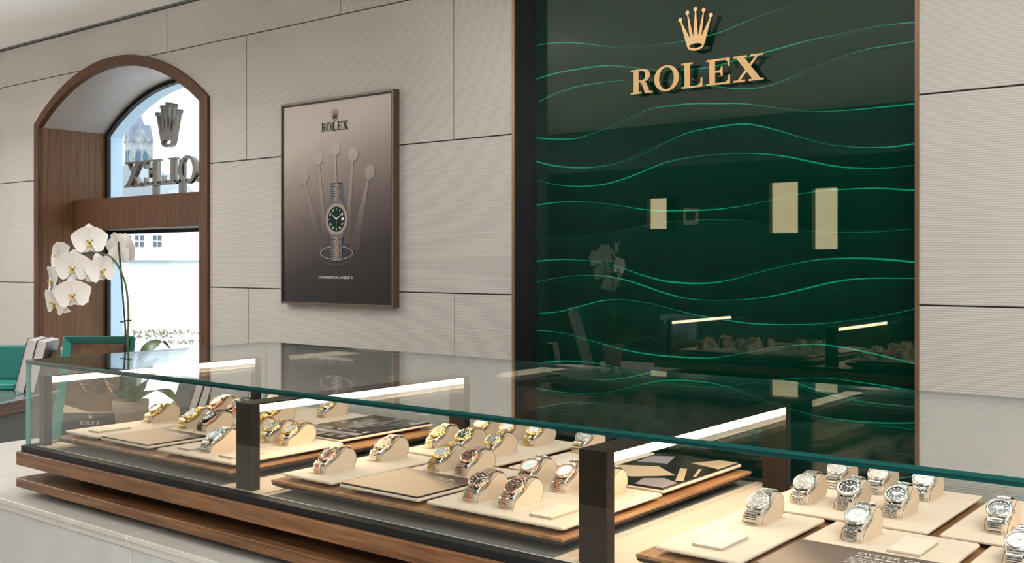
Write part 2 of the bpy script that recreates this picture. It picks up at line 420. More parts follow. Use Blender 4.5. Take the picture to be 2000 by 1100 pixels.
rows = [(1.2109, ZC - .014, [-7.868, -6.394, -5.302, -3.829, -2.352, -.602, .602, 2.079]),
        (.5434, 1.2109, [-7.520, -6.043, -4.566, -3.089, -1.612, -.135, 1.342]),
        (-.1413, .5434, [-8.260, -6.783, -5.306, -3.829, -2.352, -.602, .602, 2.079]),
        (-.826, -.1413, [-7.500, -6.025, -4.548, -3.083, -1.606, -.135, 1.342]),
        (-1.511, -.826, [-8.260, -6.783, -5.306, -3.829, -2.352, -.602, .602, 2.079])]
G_ = .0028
for z0, z1, js in rows:
    edges = sorted([WL, WR, PANEL_L, PANEL_R] + [j for j in js if not PANEL_L < j < PANEL_R])
    for a, b in zip(edges, edges[1:]):
        if PANEL_L - 1e-6 <= a and b <= PANEL_R + 1e-6: continue
        for poly in panel_polys(a + G_, b - G_, z0 + G_, z1 - G_):
            MB().prism([poly], lambda u, v: V(u, D, v), lambda u, v: V(u, D + .012, v)).build('panel', 'wall_fabric', wall)
o = MB().box(V(WL, D - .012, ZC - .012), V(WR, D + .01, ZC)).build('trim_1', 'cornice_grey'); tag(o, 'dark shadow gap trim under the ceiling', None, None, 'structure')
o = MB().box(V(WL, D - .012, ZF), V(PANEL_L, D - .0005, ZF + .08)).build('baseboard_back', 'dark_wood'); tag(o, 'dark skirting along the feature wall', None, None, 'structure')

# ------------------------------------------------------------------ arched window
PG, PT = 3.955, 3.702             # depth of the glass and of the transom's face
SILL = -1.02
win = empty('window_1', V((WIN_L + WIN_R)/2, D, SILL), 'tall arched window with walnut casing, deep reveal and transom', None, None, 'structure')
def par(o): # parent to the window while keeping world coordinates
    o.parent = win; o.matrix_parent_inverse = win.matrix_world.inverted() if False else Matrix.Translation(-win.location)
    return o
def arch_loop(xl, xr, zs, zt, zb, n=36):
    return [(xl, zb)] + [(xl + (xr-xl)*i/n, arch(xl + (xr-xl)*i/n, xl, xr, zs, zt)) for i in range(n+1)] + [(xr, zb)]
IN = (WIN_L + .052, WIN_R - .075, .893, 1.190)
m_ = MB(); m_.prism([arch_loop(WIN_L, WIN_R, ARCH_Z, ARCH_TOP, SILL)[::1] + arch_loop(*IN, SILL)[::-1]], lambda u, v: V(u, D - .018, v), lambda u, v: V(u, D + .02, v))
par(m_.build('casing', 'casing_wood'))
def lining(zmin_to_spring):
    xl, xr, zs, zt = IN; m = MB()
    if zmin_to_spring:
        for x, t in ((xl, -.02), (xr, .02)):
            m.box(V(min(x, x+t), D + .0205, SILL), V(max(x, x+t), PG + .01, arch(x, *IN)))
        m.box(V(xl, D - .03, SILL - .03), V(xr, PG, SILL))
    else:
        n = 40; vs = []; fs = []
        for i in range(n+1):
            x = xl + (xr-xl)*i/n; z = arch(x, *IN)
            vs += [V(x, D + .0205, z), V(x, PG + .01, z), V(x, PG + .01, z + .02), V(x, D + .0205, z + .02)]
        for i in range(n):
            for k in range(4): fs.append((i*4+k, i*4+(k+1)%4, (i+1)*4+(k+1)%4, (i+1)*4+k))
        m.add(vs, fs)
    return m
par(lining(True).build('jamb_lining', 'reveal_wood')); par(lining(False).build('vault_lining', 'reveal_vault', smooth=False))
par(MB().bbox(V(IN[0], PT, .214), V(IN[1], PG - .01, .418), .006).build('transom', 'casing_wood'))
# thin black frame, outer stone jambs and the two panes
m_ = MB()
fo = (IN[0], IN[1], IN[2], IN[3]); fi = (IN[0] + .028, IN[1] - .028, IN[2] - .01, IN[3] - .026)
m_.prism([arch_loop(*fo, SILL) + arch_loop(*fi, SILL + .03)[::-1]], lambda u, v: V(u, PG - .012, v), lambda u, v: V(u, PG + .012, v))
m_.box(V(IN[0], PG - .012, .19), V(IN[1], PG + .012, .214)); m_.box(V(IN[0], PG - .012, .40), V(IN[1], PG + .012, .424))
m_.box(V(IN[0], PG - .012, SILL), V(IN[1], PG + .012, SILL + .03))
par(m_.build('window_frame', 'black_frame'))
fj = (fi[0] + .0, fi[1] - .0, fi[2] - .01, fi[3] - .005)
m_ = MB(); m_.prism([arch_loop(fo[0] - .3, fo[1] + .3, fo[2] + .1, fo[3] + .4, SILL) + arch_loop(*fj, SILL)[::-1]], lambda u, v: V(u, PG + .014, v), lambda u, v: V(u, PG + .105, v))
par(m_.build('outer_reveal', 'outside_jamb'))
for nm, loop in (('upper_pane', [(x, max(z, .424)) for x, z in arch_loop(fi[0], fi[1], fi[2], fi[3], .424)]), ('lower_pane', rbox(fi[0], fi[1], SILL + .03, .19))):
    par(MB().prism([loop], lambda u, v: V(u, PG - .003, v), lambda u, v: V(u, PG + .003, v)).build(nm, 'window_glass'))

# ------------------------------------------------------------------ green feature panel
gp = empty('feature_panel', V((PANEL_L + PANEL_R)/2, MIR, ZF), 'tall glossy emerald green wall panel with glowing wave lines', 'wall panel')
def under(o, root):
    o.parent = root; o.matrix_parent_inverse = Matrix.Translation(-root.location); return o
PL0, PR0 = PANEL_L + .012, PANEL_R - .012
under(MB().box(V(PANEL_L, MIR, ZF), V(PANEL_R, MIR + .005, ZC)).build('glass_sheet', 'panel_glass'), gp)
MW = MIR + .034
for xa, xb in ((PANEL_L, PL0), (PR0, PANEL_R)):
    under(MB().box(V(xa, D + .001, ZF), V(xb, MIR + .08, ZC)).build('side_lining', 'black_lining'), gp)
for xa, xb in ((PANEL_L - .006, PANEL_L + .008), (PANEL_R - .010, PANEL_R + .003)):
    under(MB().box(V(xa, D - .004, ZF), V(xb, D + .003, ZC)).build('bronze_strip', 'bronze_trim'), gp)
waves = [
 (.7, [(1037,92),(1075,85),(1120,84),(1165,88.5),(1210,93.6),(1255,91.5),(1300,86),(1339,80),(1400,66),(1445,48),(1490,30),(1586,0),(1680,-22),(1787,-40)]),
 (1., [(1037,160),(1060,151),(1105,139.5),(1180,129),(1225,131),(1270,136.5),(1315,138),(1360,135),(1400,129),(1460,112),(1520,96),(1580,79.5),(1640,67.5),(1685,57),(1730,49.5),(1787,44)]),
 (.7, [(1037,208),(1090,181.5),(1135,168),(1210,158),(1270,156.6),(1315,159),(1360,164.5),(1400,169.5),(1445,174),(1484,171.6),(1520,162),(1565,144),(1610,124.5),(1655,108),(1700,95.4),(1787,81.6)]),
 (1., [(1037,268.5),(1075,271.5),(1120,271.5),(1150,264),(1195,247.5),(1240,226.5),(1270,213.6),(1315,206.4),(1360,202.5),(1400,202.5),(1445,202.5),(1490,207),(1535,213.6),(1580,218),(1640,217),(1700,212),(1787,203)]),
 (1., [(1037,312),(1075,322.5),(1120,327.6),(1165,326.4),(1210,318),(1255,301.5),(1300,279),(1345,259.5),(1400,248.4),(1445,243),(1475,244.5),(1520,255),(1565,268.5),(1610,280.5),(1655,286.5),(1700,288.6),(1745,287),(1787,281)]),
 (1., [(1037,346.8),(1078,359.3),(1125,364.4),(1176,361),(1219,350),(1272,329),(1300,318),(1345,308.4),(1400,302.4),(1445,300),(1490,301),(1535,306),(1580,315),(1625,324),(1670,328.5),(1730,328.5),(1787,323)]),
 (1., [(1037,403),(1078,396.5),(1125,393.7),(1176,397),(1215,402.3),(1254,409),(1293,412),(1352,411.3),(1400,409.4),(1458.7,401.2),(1517,388.7),(1576,377),(1634.7,371),(1713,368.3),(1787,372.2)]),
 (.5, [(1037,466),(1117,465),(1176,459),(1234.6,447.3),(1273.7,438.3),(1332,431.6),(1400,429.7),(1458.7,432.5),(1509.5,441.5),(1556,449.3),(1595.6,453),(1654,454),(1713,453),(1787,447)]),
 (1.2, [(1037,511.8),(1078,507.9),(1129,507.9),(1176,513),(1215,523.5),(1254,537),(1293,548),(1332,552.8),(1371,553.6),(1400,551.7),(1439,544.3),(1486,531.4),(1537,518.5),(1595.6,508),(1654,504.8),(1713,506),(1752,508.7),(1787,512.6)]),
 (1., [(1037,554.8),(1078,545),(1129,538.4),(1176,539),(1215,545),(1254,556.7),(1293,570.4),(1332,581),(1371,586),(1400,586.8),(1458.7,585),(1517,577),(1576,563.5),(1634.7,550),(1693,544),(1787,544)]),
 (.7, [(1037,612.6),(1090,609.5),(1129,599.7),(1176,588),(1219,586),(1266,592),(1312.7,603.6),(1352,613.4),(1400,622),(1458.7,631),(1517,634),(1595.6,633),(1654,627),(1713,619.4),(1787,603.8)]),
 (.9, [(1037,645.9),(1078,647.4),(1117,654.5),(1164,668),(1215,681.8),(1254,689.7),(1312.7,696.7),(1371,699.4),(1400,698.6),(1458.7,689),(1517,678),(1576,673),(1615,674),(1673.8,684),(1732.5,696.8),(1787,710.5)]),
 (.9, [(1037,712),(1082,706),(1129,705.7),(1166,709.5),(1203,716.6),(1260,735),(1330,752),(1400,756),(1500,744),(1600,738),(1690,748),(1787,764)]),
 (.9, [(1037,800),(1120,786),(1200,796),(1300,830),(1400,846),(1520,836),(1640,822),(1787,840)]),
 (.9, [(1037,880),(1120,872),(1200,886),(1300,925),(1400,960),(1520,968),(1640,950),(1787,930)])]
wave_paths = []
for wgt, pts in waves:
    path = smooth_path([(W(x, MW), H_at(x, y, MW)) for x, y in pts], 5)
    path = [p for p in path if PL0 - .02 < p[0] < PR0 + .02]
    wave_paths.append([(p[0], p[1]) for p in path])
def wave_z(path, x):
    if x <= path[0][0]: return path[0][1]
    for (xa, za), (xb, zb) in zip(path, path[1:]):
        if xa <= x <= xb: return za + (zb - za)*(x - xa)/max(1e-9, xb - xa)
    return path[-1][1]
# folded relief sheet behind the glass: every wave line is the valley between two folds
NX = 90; SUB = 10; vs = []; fs = []; cols = []
for i in range(NX + 1):
    x = PL0 + (PR0 - PL0)*i/NX
    zs = sorted([wave_z(p, x) for p in wave_paths] + [ZC + .12, -1.0, -1.25, ZF - .02], reverse=True)
    col = []
    for za, zb in zip(zs, zs[1:]):
        amp = min(.030, .16*(za - zb)) * min(1, .05 + min(x - PL0, PR0 - x)/.16)
        for k in range(SUB):
            t = k/SUB; col.append(V(x, MW + .003 - amp*math.sin(math.pi*t**.62), za + (zb - za)*t))
    col.append(V(x, MW + .003, zs[-1])); cols.append(col)
n_ = len(cols[0])
for c_ in cols: vs += c_
for i in range(NX):
    for j in range(n_ - 1): fs.append((i*n_+j, i*n_+j+1, (i+1)*n_+j+1, (i+1)*n_+j))
under(MB().add(vs, fs).build('folded_sheet', 'emerald_panel', None, True), gp)
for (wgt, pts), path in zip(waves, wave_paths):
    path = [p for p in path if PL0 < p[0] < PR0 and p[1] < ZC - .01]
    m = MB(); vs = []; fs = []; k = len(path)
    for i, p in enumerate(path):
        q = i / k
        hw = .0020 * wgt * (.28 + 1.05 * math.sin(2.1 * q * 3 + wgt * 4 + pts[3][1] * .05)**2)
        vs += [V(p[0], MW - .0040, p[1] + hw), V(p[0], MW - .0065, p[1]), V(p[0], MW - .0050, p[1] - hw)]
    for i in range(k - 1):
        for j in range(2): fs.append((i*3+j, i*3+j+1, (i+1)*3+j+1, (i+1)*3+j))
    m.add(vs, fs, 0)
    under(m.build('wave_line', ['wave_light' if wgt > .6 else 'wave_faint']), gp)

# crown and word mounted in front of the panel
sg = empty('wall_sign', V(-1.93, MIR - .03, .66), 'gold crown emblem above five gold serif capitals on the green panel', 'sign')
SX0, SX1, SZ0, SZ1 = -2.213, -1.645, .667, .764
sx = (SX1 - SX0) / WORD_W; sz = SZ1 - SZ0
for pcs in word_pieces():
    m = MB()
    for i, pc in enumerate(pcs):
        e = .0002 * i
        m.prism(pc, lambda u, v, e=e: V(SX0 + u*sx, MIR - .034 - e, SZ0 + v*sz), lambda u, v: V(SX0 + u*sx, MIR - .026, SZ0 + v*sz), 1, 0)
    under(m.build('letter', ['sign_gold', 'sign_gold_side']), sg)
m = MB()
for i, pc in enumerate(crown_pieces()):
    e = .0002 * i
    m.prism(pc, lambda u, v, e=e: V(-1.9235 + u*.1655, MIR - .034 - e, .807 + v*.167), lambda u, v: V(-1.9235 + u*.1655, MIR - .026, .807 + v*.167), 1, 0)
under(m.build('crown_emblem', ['sign_gold', 'sign_gold_side']), sg)
for x, z in ((-2.17, .70), (-2.04, .676), (-1.94, .70), (-1.83, .70), (-1.70, .715), (-1.9235, .86)):
    under(MB().tube([V(x, MIR - .026, z), V(x, MIR, z)], .003, 6).build('standoff_pin', 'bronze_trim'), sg)

# ------------------------------------------------------------------ poster
PX0, PX1, PZ0, PZ1, PP = -4.233, -3.427, -.2135, .802, 3.437
pc_ = V((PX0 + PX1)/2, PP, (PZ0 + PZ1)/2)
po = empty('framed_poster', pc_, 'large dark framed poster of a watch over a pale crown relief', 'poster')
hw, hh = (PX1 - PX0)/2, (PZ1 - PZ0)/2
m = MB(); m.prism([rbox(-hw, hw, -hh, hh), rbox(-hw + .010, hw - .010, -hh + .010, hh - .010)], lambda u, v: (u, 0, v), lambda u, v: (u, D - PP, v)); m.build('frame', 'poster_frame', po)
m = MB(); m.prism([rbox(-hw + .010, hw - .010, -hh + .010, hh - .010), rbox(-hw + .018, hw - .018, -hh + .018, hh - .018)], lambda u, v: (u, .004, v), lambda u, v: (u, .02, v)); m.build('inner_frame', 'black_frame', po)
MB().box((-hw + .018, .006, -hh + .018), (hw - .018, .02, hh - .018)).build('print_sheet', 'poster_print', po)
def PXY(px, py): return W(px, PP) - pc_.x, H_at(px, py, PP) - (PZ0 + PZ1)/2
lay = [0.0055]
def flat_on_poster(name, loops_list, mat, parent=po, step=.0002):
    lay[0] -= step; y = lay[0]; m = MB()
    for loops in loops_list: m.flat(loops, lambda u, v: (u, y, v))
    return tag(m.build(name, mat, parent), kind='stuff' if len(loops_list) > 1 else None)
# pale relief crown
balls = [PXY(*q) for q in ((592,346.5),(620,309),(653.3,291.5),(688,301),(720.5,336))]
base = PXY(655, 494)
pr = []
feet = [PXY(624, 487), PXY(634, 474), PXY(653, 470), PXY(675, 474), PXY(689, 485)]
feetw = [.030, .022, .024, .022, .030]
for (bx, bz), (fx, fz), fw in zip(balls, feet, feetw):
    pr.append([[(bx - .004, bz), (bx + .004, bz), (fx + fw, fz), (fx - fw, fz)]])
flat_on_poster('relief_shadow', [[[(u + .004, v - .004) for u, v in l] for l in lp] for lp in pr] + [[ell(x + .003, z - .003, .0345, .0345, 28)] for x, z in balls], 'print_relief_dark')
gradient('relief_print', [(0, (.03, .022, .02)), (.25, (.085, .063, .056)), (.6, (.24, .195, .175)), (1, (.40, .345, .31))], 'Z', -.30, .32, .5, -.05)
flat_on_poster('relief_prong', pr, 'relief_print'); lay[0] -= .0002
for x, z in balls: flat_on_poster('relief_ball', [[ell(x, z, .034, .034, 28)]], 'relief_print', po, 0)
ring = lambda c, rx, rz, t: [ell(c[0], c[1], rx, rz, 36), ell(c[0], c[1], rx - t, rz - t, 36)]
flat_on_poster('relief_base', [ring(base, .118, .034, .004)], 'print_relief')
bo = PXY(655, 480)
flat_on_poster('relief_outline', [[ell(bo[0], bo[1], .150, .095, 30, math.pi*1.02, math.pi*1.98) + ell(bo[0], bo[1], .146, .091, 30, math.pi*1.02, math.pi*1.98)[::-1]]], 'print_relief_dark')
# printed watch
wc = PXY(656, 428)
def PW(u, v): return wc[0] + u, wc[1] + v
sh = [[ell(wc[0] + .018, wc[1] - .01, .088, .092, 30)], [[PW(-.03, -.21), PW(.075, -.21), PW(.075, .17), PW(-.03, .17)]]]
rows_s, rows_d, rows_g = [], [], []
for i in range(11):
    v0 = -.075 - i*.0118 - .0105
    rows_s.append([rbox(*(wc[0] + a for a in (-.040, -.017)), *(wc[1] + b for b in (v0, v0 + .0095)))]); rows_s.append([rbox(*(wc[0] + a for a in (.017, .040)), *(wc[1] + b for b in (v0, v0 + .0095)))])
    for j in range(3): rows_g.append([rbox(wc[0] - .016 + j*.0110, wc[0] - .016 + j*.0110 + .0098, wc[1] + v0 + (.005 if j == 1 else 0), wc[1] + v0 + .0085 + (.005 if j == 1 else 0))])
for i in range(8):
    v0 = .078 + i*.0118
    rows_s.append([rbox(*(wc[0] + a for a in (-.040, -.017)), *(wc[1] + b for b in (v0, v0 + .0095)))]); rows_s.append([rbox(*(wc[0] + a for a in (.017, .040)), *(wc[1] + b for b in (v0, v0 + .0095)))])
    for j in range(3): rows_g.append([rbox(wc[0] - .016 + j*.0110, wc[0] - .016 + j*.0110 + .0098, wc[1] + v0 + (.005 if j == 1 else 0), wc[1] + v0 + .0085 + (.005 if j == 1 else 0))])
flat_on_poster('bracelet_ground', [[rbox(wc[0] - .041, wc[0] + .041, wc[1] - .208, wc[1] + .176)]], 'print_navy')
flat_on_poster('bracelet_links', rows_s, 'print_steel'); flat_on_poster('center_links', rows_g, 'print_gold')
flat_on_poster('watch_case', [[[PW(-.043, .088), PW(.043, .088), PW(.080, .03), PW(.080, -.03), PW(.043, -.088), PW(-.043, -.088), PW(-.080, -.03), PW(-.080, .03)]], [rbox(wc[0] + .078, wc[0] + .094, wc[1] - .010, wc[1] + .010)]], 'print_steel')
flut = []
for i in range(120):
    a = 2*math.pi*i/120; r = .0785 if i % 2 else .0735; flut.append((wc[0] + r*math.cos(a), wc[1] + r*math.sin(a)))
flat_on_poster('fluted_bezel', [[flut]], 'print_gold'); flat_on_poster('watch_rehaut', [[ell(*wc, .063, .063, 40)]], 'print_steel'); flat_on_poster('watch_dial', [[ell(*wc, .060, .060, 40)]], 'print_green')
num = []
for i in range(12):
    a = math.pi/2 - i*math.pi/6
    if i == 3: continue
    c_, s_ = math.cos(a), math.sin(a)
    for off in ((-.004, .004) if i in (2, 4, 5, 7, 8, 10, 11) else (0,)):
        p0 = (wc[0] + .043*c_ - off*s_, wc[1] + .043*s_ + off*c_); p1 = (wc[0] + .054*c_ - off*s_, wc[1] + .054*s_ + off*c_); w_ = .0016
        num.append([[(p0[0] - w_*s_, p0[1] + w_*c_), (p0[0] + w_*s_, p0[1] - w_*c_), (p1[0] + w_*s_, p1[1] - w_*c_), (p1[0] - w_*s_, p1[1] + w_*c_)]])
def hand(a, L, w_):
    c_, s_ = math.cos(a), math.sin(a); x, z = wc
    return [[(x - w_*s_, z + w_*c_), (x + w_*s_, z - w_*c_), (x + L*c_ + w_*s_*.5, z + L*s_ - w_*c_*.5), (x + L*c_ - w_*s_*.5, z + L*s_ + w_*c_*.5)]]
flat_on_poster('hour_numerals', num + [[rbox(wc[0] + .036, wc[0] + .052, wc[1] - .006, wc[1] + .006)]], 'print_white')
flat_on_poster('watch_hands', [hand(math.radians(145), .034, .0025), hand(math.radians(32), .048, .0022), hand(math.radians(-92), .05, .0008)], 'print_white')
# printed crown, word and caption
tx0, tz0 = PXY(627, 258.5); tx1, tz1 = PXY(679, 254); wu = (tx1 - tx0)/WORD_W; wv = .042
flat_on_poster('printed_word', [[[(tx0 + u*wu, tz0 + .002 + v*wv) for u, v in l] for l in pc] for pcs in word_pieces() for pc in pcs], 'print_green')
cx_, cz_ = PXY(653, 235.5)
flat_on_poster('printed_crown', [[[(cx_ + u*.056, cz_ + v*.056) for u, v in l] for l in pc] for pc in crown_pieces()], 'print_bronze')
me = text_mesh('caption_text', 'OYSTER PERPETUAL DATEJUST 31', .0165, 'print_white'); o = link('caption_text', me, po); q = PXY(655, 544.5); o.location = (q[0], .0015, q[1]); o.rotation_euler = (math.pi/2, 0, 0)

# ------------------------------------------------------------------ counter, showcase body
CT, CF = -.652, 1.372
ct = empty('sales_counter', V(-1.6, 1.9, ZF), 'long pale stone sales counter carrying the showcase', 'counter')
CXL, CXR = -3.765, .45
jx = [-3.765, -3.0, -2.258, -1.45, -.65, .15, .45]
under(MB().box(V(CXL + .03, CF + .035, ZF), V(CXR - .03, 2.44, CT - .032)).build('core', 'joint_dark'), ct)
for a, b in zip(jx, jx[1:]):
    under(MB().bbox(V(a + .0015, CF + .012, ZF + .08), V(b - .0015, CF + .035, CT - .034), .002).build('front_slab', 'stone_grey'), ct)
    under(MB().bbox(V(a + .0008, CF, CT - .014), V(b - .0008, 2.46, CT), .003).build('top_slab', 'stone_top'), ct)
    under(MB().bbox(V(a + .0008, CF + .006, CT - .032), V(b - .0008, 2.455, CT - .0145), .003).build('edge_slab', 'stone_top'), ct)
under(MB().bbox(V(CXL + .006, CF + .036, ZF + .08), V(CXL + .03, 2.44, CT - .034), .002).build('end_slab', 'stone_grey'), ct)

SXL, SXR, SF, SB = -2.893, .05, 1.418, 2.305
sh_ = empty('glass_showcase', V(-1.42, 1.85, CT), 'long glass display case with wooden base and lit bronze frames', 'showcase')
under(MB().bbox(V(SXL, SF, -.5674), V(SXR, SB, -.5300), .003).build('upper_board', 'slab_wood'), sh_)
under(MB().bbox(V(SXL, SF, -.6285), V(SXR, SB, -.6033), .003).build('lower_board', 'slab_wood'), sh_)
under(MB().box(V(SXL + .16, SF + .10, -.6033), V(SXR - .1, SB - .1, -.5674)).build('spacer_block', 'dark_wood'), sh_)
under(MB().box(V(SXL + .09, SF + .07, CT), V(SXR - .1, SB - .1, -.6285)).build('foot_block', 'dark_wood'), sh_)
FL = -.5205
under(MB().box(V(SXL + .02, SF + .014, -.5300), V(SXR - .02, SB - .01, FL)).build('case_floor', 'case_felt'), sh_)
m = MB()
m.box(V(SXL + .012, SF + .009, -.5300), V(SXR - .012, SF + .037, -.5139)); m.box(V(SXL + .012, SB - .024, -.5300), V(SXR - .012, SB - .009, -.5139))
m.box(V(SXL + .012, SF + .024, -.5300), V(SXL + .026, SB - .024, -.5139)); m.box(V(SXR - .026, SF + .024, -.5300), V(SXR - .012, SB - .024, -.5139))
under(m.build('black_rail', 'black_frame'), sh_)
under(MB().bbox(V(SXL + .03, SF + .0375, FL), V(SXR - .03, SF + .046, -.5155), .002).build('chrome_track', 'chrome'), sh_)
# sheets of glass: faces clear, edges green
GX0, GX1, GF, GB, GT = -2.880, .035, 1.440, 2.280, -.2752
def sheet(name, a, b, thin, edge='glass_edge'):
    m = MB(); a, b = V(*a), V(*b); m.box(a, b)
    k = 'xyz'.index(thin)
    for i, f in enumerate(m.f):
        co = [m.v[j][k] for j in f]
        m.mi[i] = 0 if max(co) - min(co) < 1e-9 else 1
    return under(m.build(name, ['sheet_glass', edge]), sh_)
sheet('top_glass', (GX0, GF, GT - .0060), (GX1, GB, GT), 'z')
under(MB().box(V(GX0, GF, GT - .0070), V(GX1, GF + .009, GT - .0060)).build('bond_line', 'bond_dark'), sh_)
under(MB().box(V(GX0, GF, GT - .0116), V(GX1, GF + .009, GT - .0070)).build('front_edge', 'glass_edge_deep'), sh_)
sheet('front_glass', (GX0, GF, -.5225), (GX1, GF + .009, GT - .012), 'y', 'glass_edge_light')
sheet('back_glass', (GX0, GB - .009, -.5225), (GX1, GB, GT - .012), 'y', 'glass_edge_light')
sheet('end_glass', (GX0, GF + .0095, -.5139), (GX0 + .009, GB - .0095, GT - .012), 'x', 'glass_edge_light')
sheet('end_glass', (GX1 - .009, GF + .0095, -.5139), (GX1, GB - .0095, GT - .012), 'x', 'glass_edge_light')
# lit bronze frames
BX = [-2.866, -1.971, -1.0206, -.072]
BW, BPF, BPB, BS, BT = .0587, 1.4708, 2.1985, .0236, -.3206
for x in BX:
    x1 = x + (BW if x > -2.5 else .028)
    fr = under(MB().bbox(V(x, BPF, FL + .004), V(x1, BPF + BS, BT), .0015).build('light_post', 'bronze_bar'), sh_)
    under(MB().bbox(V(x, BPB, FL + .004), V(x1, BPB + BS, BT), .0015).build('light_post', 'bronze_bar'), sh_)
    bar = under(MB().bbox(V(x, BPF + BS, BT - .004), V(x1, BPB, BT), .001).build('light_bar', 'bronze_bar'), sh_)
    m = MB(); m.box(V(x + .004, BPF + BS, BT - .020), V(x1 - .002, BPB, BT - .0045))
    o = m.build('led_strip', 'led'); o.parent = bar; o.matrix_parent_inverse = Matrix.Identity(4)
    m = MB(); m.bbox(V(x - .030, SF + .036, FL), V(x1 + .038, SB - .028, FL + .004), .001); m.bbox(V(x - .052, SF + .036, FL), V(x - .034, SB - .028, FL + .003), .001); m.bbox(V(x1 + .042, SF + .036, FL), V(x1 + .060, SB - .028, FL + .003), .001)
    under(m.build('base_strip', 'base_cream'), sh_)

# ------------------------------------------------------------------ platforms, plates, cards, tiles
ZP = -.487                         # platform top
ZPL = -.472                        # plate top
bays = [('left', -2.795, -2.017), ('middle', -1.866, -1.066), ('right', -.916, -.118)]
for nm, a, b in bays:
    y0, y1 = 1.487, 2.240
    root = empty('display_platform', V((a+b)/2, (y0+y1)/2, FL), 'walnut display platform with curved dark underside in the %s bay' % nm, 'platform', 'showcase platforms')
    under(MB().bbox(V(a, y0, ZP - .006), V(b, y1, ZP), .001).build('top_board', 'platform_wood'), root)
    m = MB(); rings = []
    for inset, z in ((.0015, ZP - .006), (.002, ZP - .011), (.012, ZP - .017), (.032, ZP - .024), (.060, ZP - .0295), (.085, FL + .0002)):
        rings.append([V(a+inset, y0+inset, z), V(b-inset, y0+inset, z), V(b-inset, y1-inset, z), V(a+inset, y1-inset, z)])
    fs = []
    for j in range(len(rings)-1):
        for i in range(4): fs.append((j*4+i, (j+1)*4+i, (j+1)*4+(i+1)%4, j*4+(i+1)%4))
    fs.append((3, 2, 1, 0)); n_ = len(rings)*4; fs.append((n_-4, n_-3, n_-2, n_-1)); m.add(sum(rings, []), fs)
    under(m.build('cove_base', 'dark_wood'), root)

plates = [  # bay, x0, x1, p0, p1, label
 (-2.785, -2.622, 1.503, 1.852, 'cream suede display plate at the front left corner of the left bay'),
 (-2.603, -2.378, 1.503, 1.852, 'cream suede plate under the brown card in the left bay'),
 (-2.338, -2.026, 1.503, 1.852, 'cream suede plate behind the bronze post, front right of left bay'),
 (-2.785, -2.325, 1.872, 2.232, 'wide cream suede plate along the back of the left bay'),
 (-2.308, -2.062, 1.872, 2.232, 'cream suede plate under the black dial photo card'),
 (-1.846, -1.683, 1.503, 1.852, 'narrow cream suede plate at the left of the middle bay'),
 (-1.662, -1.430, 1.503, 1.852, 'cream suede plate under the brown card in the middle bay'),
 (-1.408, -1.076, 1.503, 1.852, 'cream suede plate with five watches, front right of middle bay'),
 (-1.846, -1.530, 1.872, 2.232, 'cream suede plate with six watches at the back of middle bay'),
 (-1.496, -1.318, 1.872, 2.232, 'narrow cream suede plate with one watch, back of middle bay'),
 (-1.302, -1.086, 1.872, 2.232, 'cream suede plate under the bracelet photo card'),
 (-.890, -.735, 1.503, 1.852, 'narrow cream suede plate at the left of the right bay'),
 (-.715, -.468, 1.503, 1.852, 'cream suede plate under the brown lettered card, right bay'),
 (-.890, -.560, 1.872, 2.232, 'cream suede plate with six steel watches in the right bay'),
 (-.540, -.300, 1.872, 2.232, 'cream suede plate with one black-dial watch, back of right bay'),
 (-.452, -.300, 1.503, 1.852, 'cream suede plate cut by the right edge of the picture'),
]
plate_objs = []
for x0, x1, p0, p1, lab in plates:
    root = empty('display_plate', V((x0+x1)/2, (p0+p1)/2, ZP), lab, 'display plate', 'cream display plates')
    under(MB().bbox(V(x0, p0, ZPL - .0062), V(x1, p1, ZPL), .0035).build('suede_panel', 'cream_suede'), root)
    under(MB().box(V(x0 + .028, p0 + .028, ZP + .0001), V(x1 - .028, p1 - .028, ZPL - .0062)).build('riser', 'dark_wood'), root)
    plate_objs.append((root, x0, x1, p0, p1))

def card(x0, x1, p0, p1, printmat, lab):
    c = V((x0+x1)/2, (p0+p1)/2, ZPL)
    root = empty('photo_card', c, lab, 'card')
    a, b = (x1-x0)/2, (p1-p0)/2
    MB().bbox((-a, -b, 0.0001), (a, b, .0035), .001).build('backing', 'print_dark', root)
    MB().box((-a + .0015, -b + .0015, .0035), (a - .0015, b - .0015, .0039)).build('print_sheet', printmat, root)
    return root, a, b
zc_ = [.0040]
def on_card(root, name, polys, mat):
    zc_[0] += .00006; z = zc_[0]; m = MB()
    for l in polys: m.flat([l], lambda u, v: (u, v, z))
    return tag(m.build(name, mat, root), kind='stuff' if len(polys) > 1 else None)
def card_text(root, name, body, size, x, y, mat='print_white'):
    o = link(name, text_mesh(name, body, size, mat, 'LEFT'), root); o.location = (x, y, .0047); return o
r1, a, b = card(-2.600, -2.382, 1.506, 1.690, 'card_print', 'pale brown card with fine white lettering in the left bay')
def text_bars(root, rows):
    polys = []; rr = random.Random(5)
    for x, y, w_, h_ in rows:
        u = x
        while u < x + w_:
            l = rr.uniform(.5, 1.6)*h_*2.2; polys.append(rbox(u, min(u + l, x + w_), y, y + h_)); u += l + h_*.7
    on_card(root, 'fine_print', polys, 'print_white')
text_bars(r1, [(-.01, .055, .075, .006)] + [(-.01, .046 - i*.007, .085, .0022) for i in range(3)])
r2, a, b = card(-1.658, -1.434, 1.506, 1.704, 'card_print', 'pale brown card with dark corner in the middle bay')
text_bars(r2, [(.01, .060, .055, .004), (.03, .051, .045, .002), (.05, .030, .04, .002)])
r3, a, b = card(-.711, -.472, 1.506, 1.682, 'card_print_dark', 'brown card with white lettering in the right bay')
card_text(r3, 'card_title', 'OYSTER CASE', .019, -.012, .054)
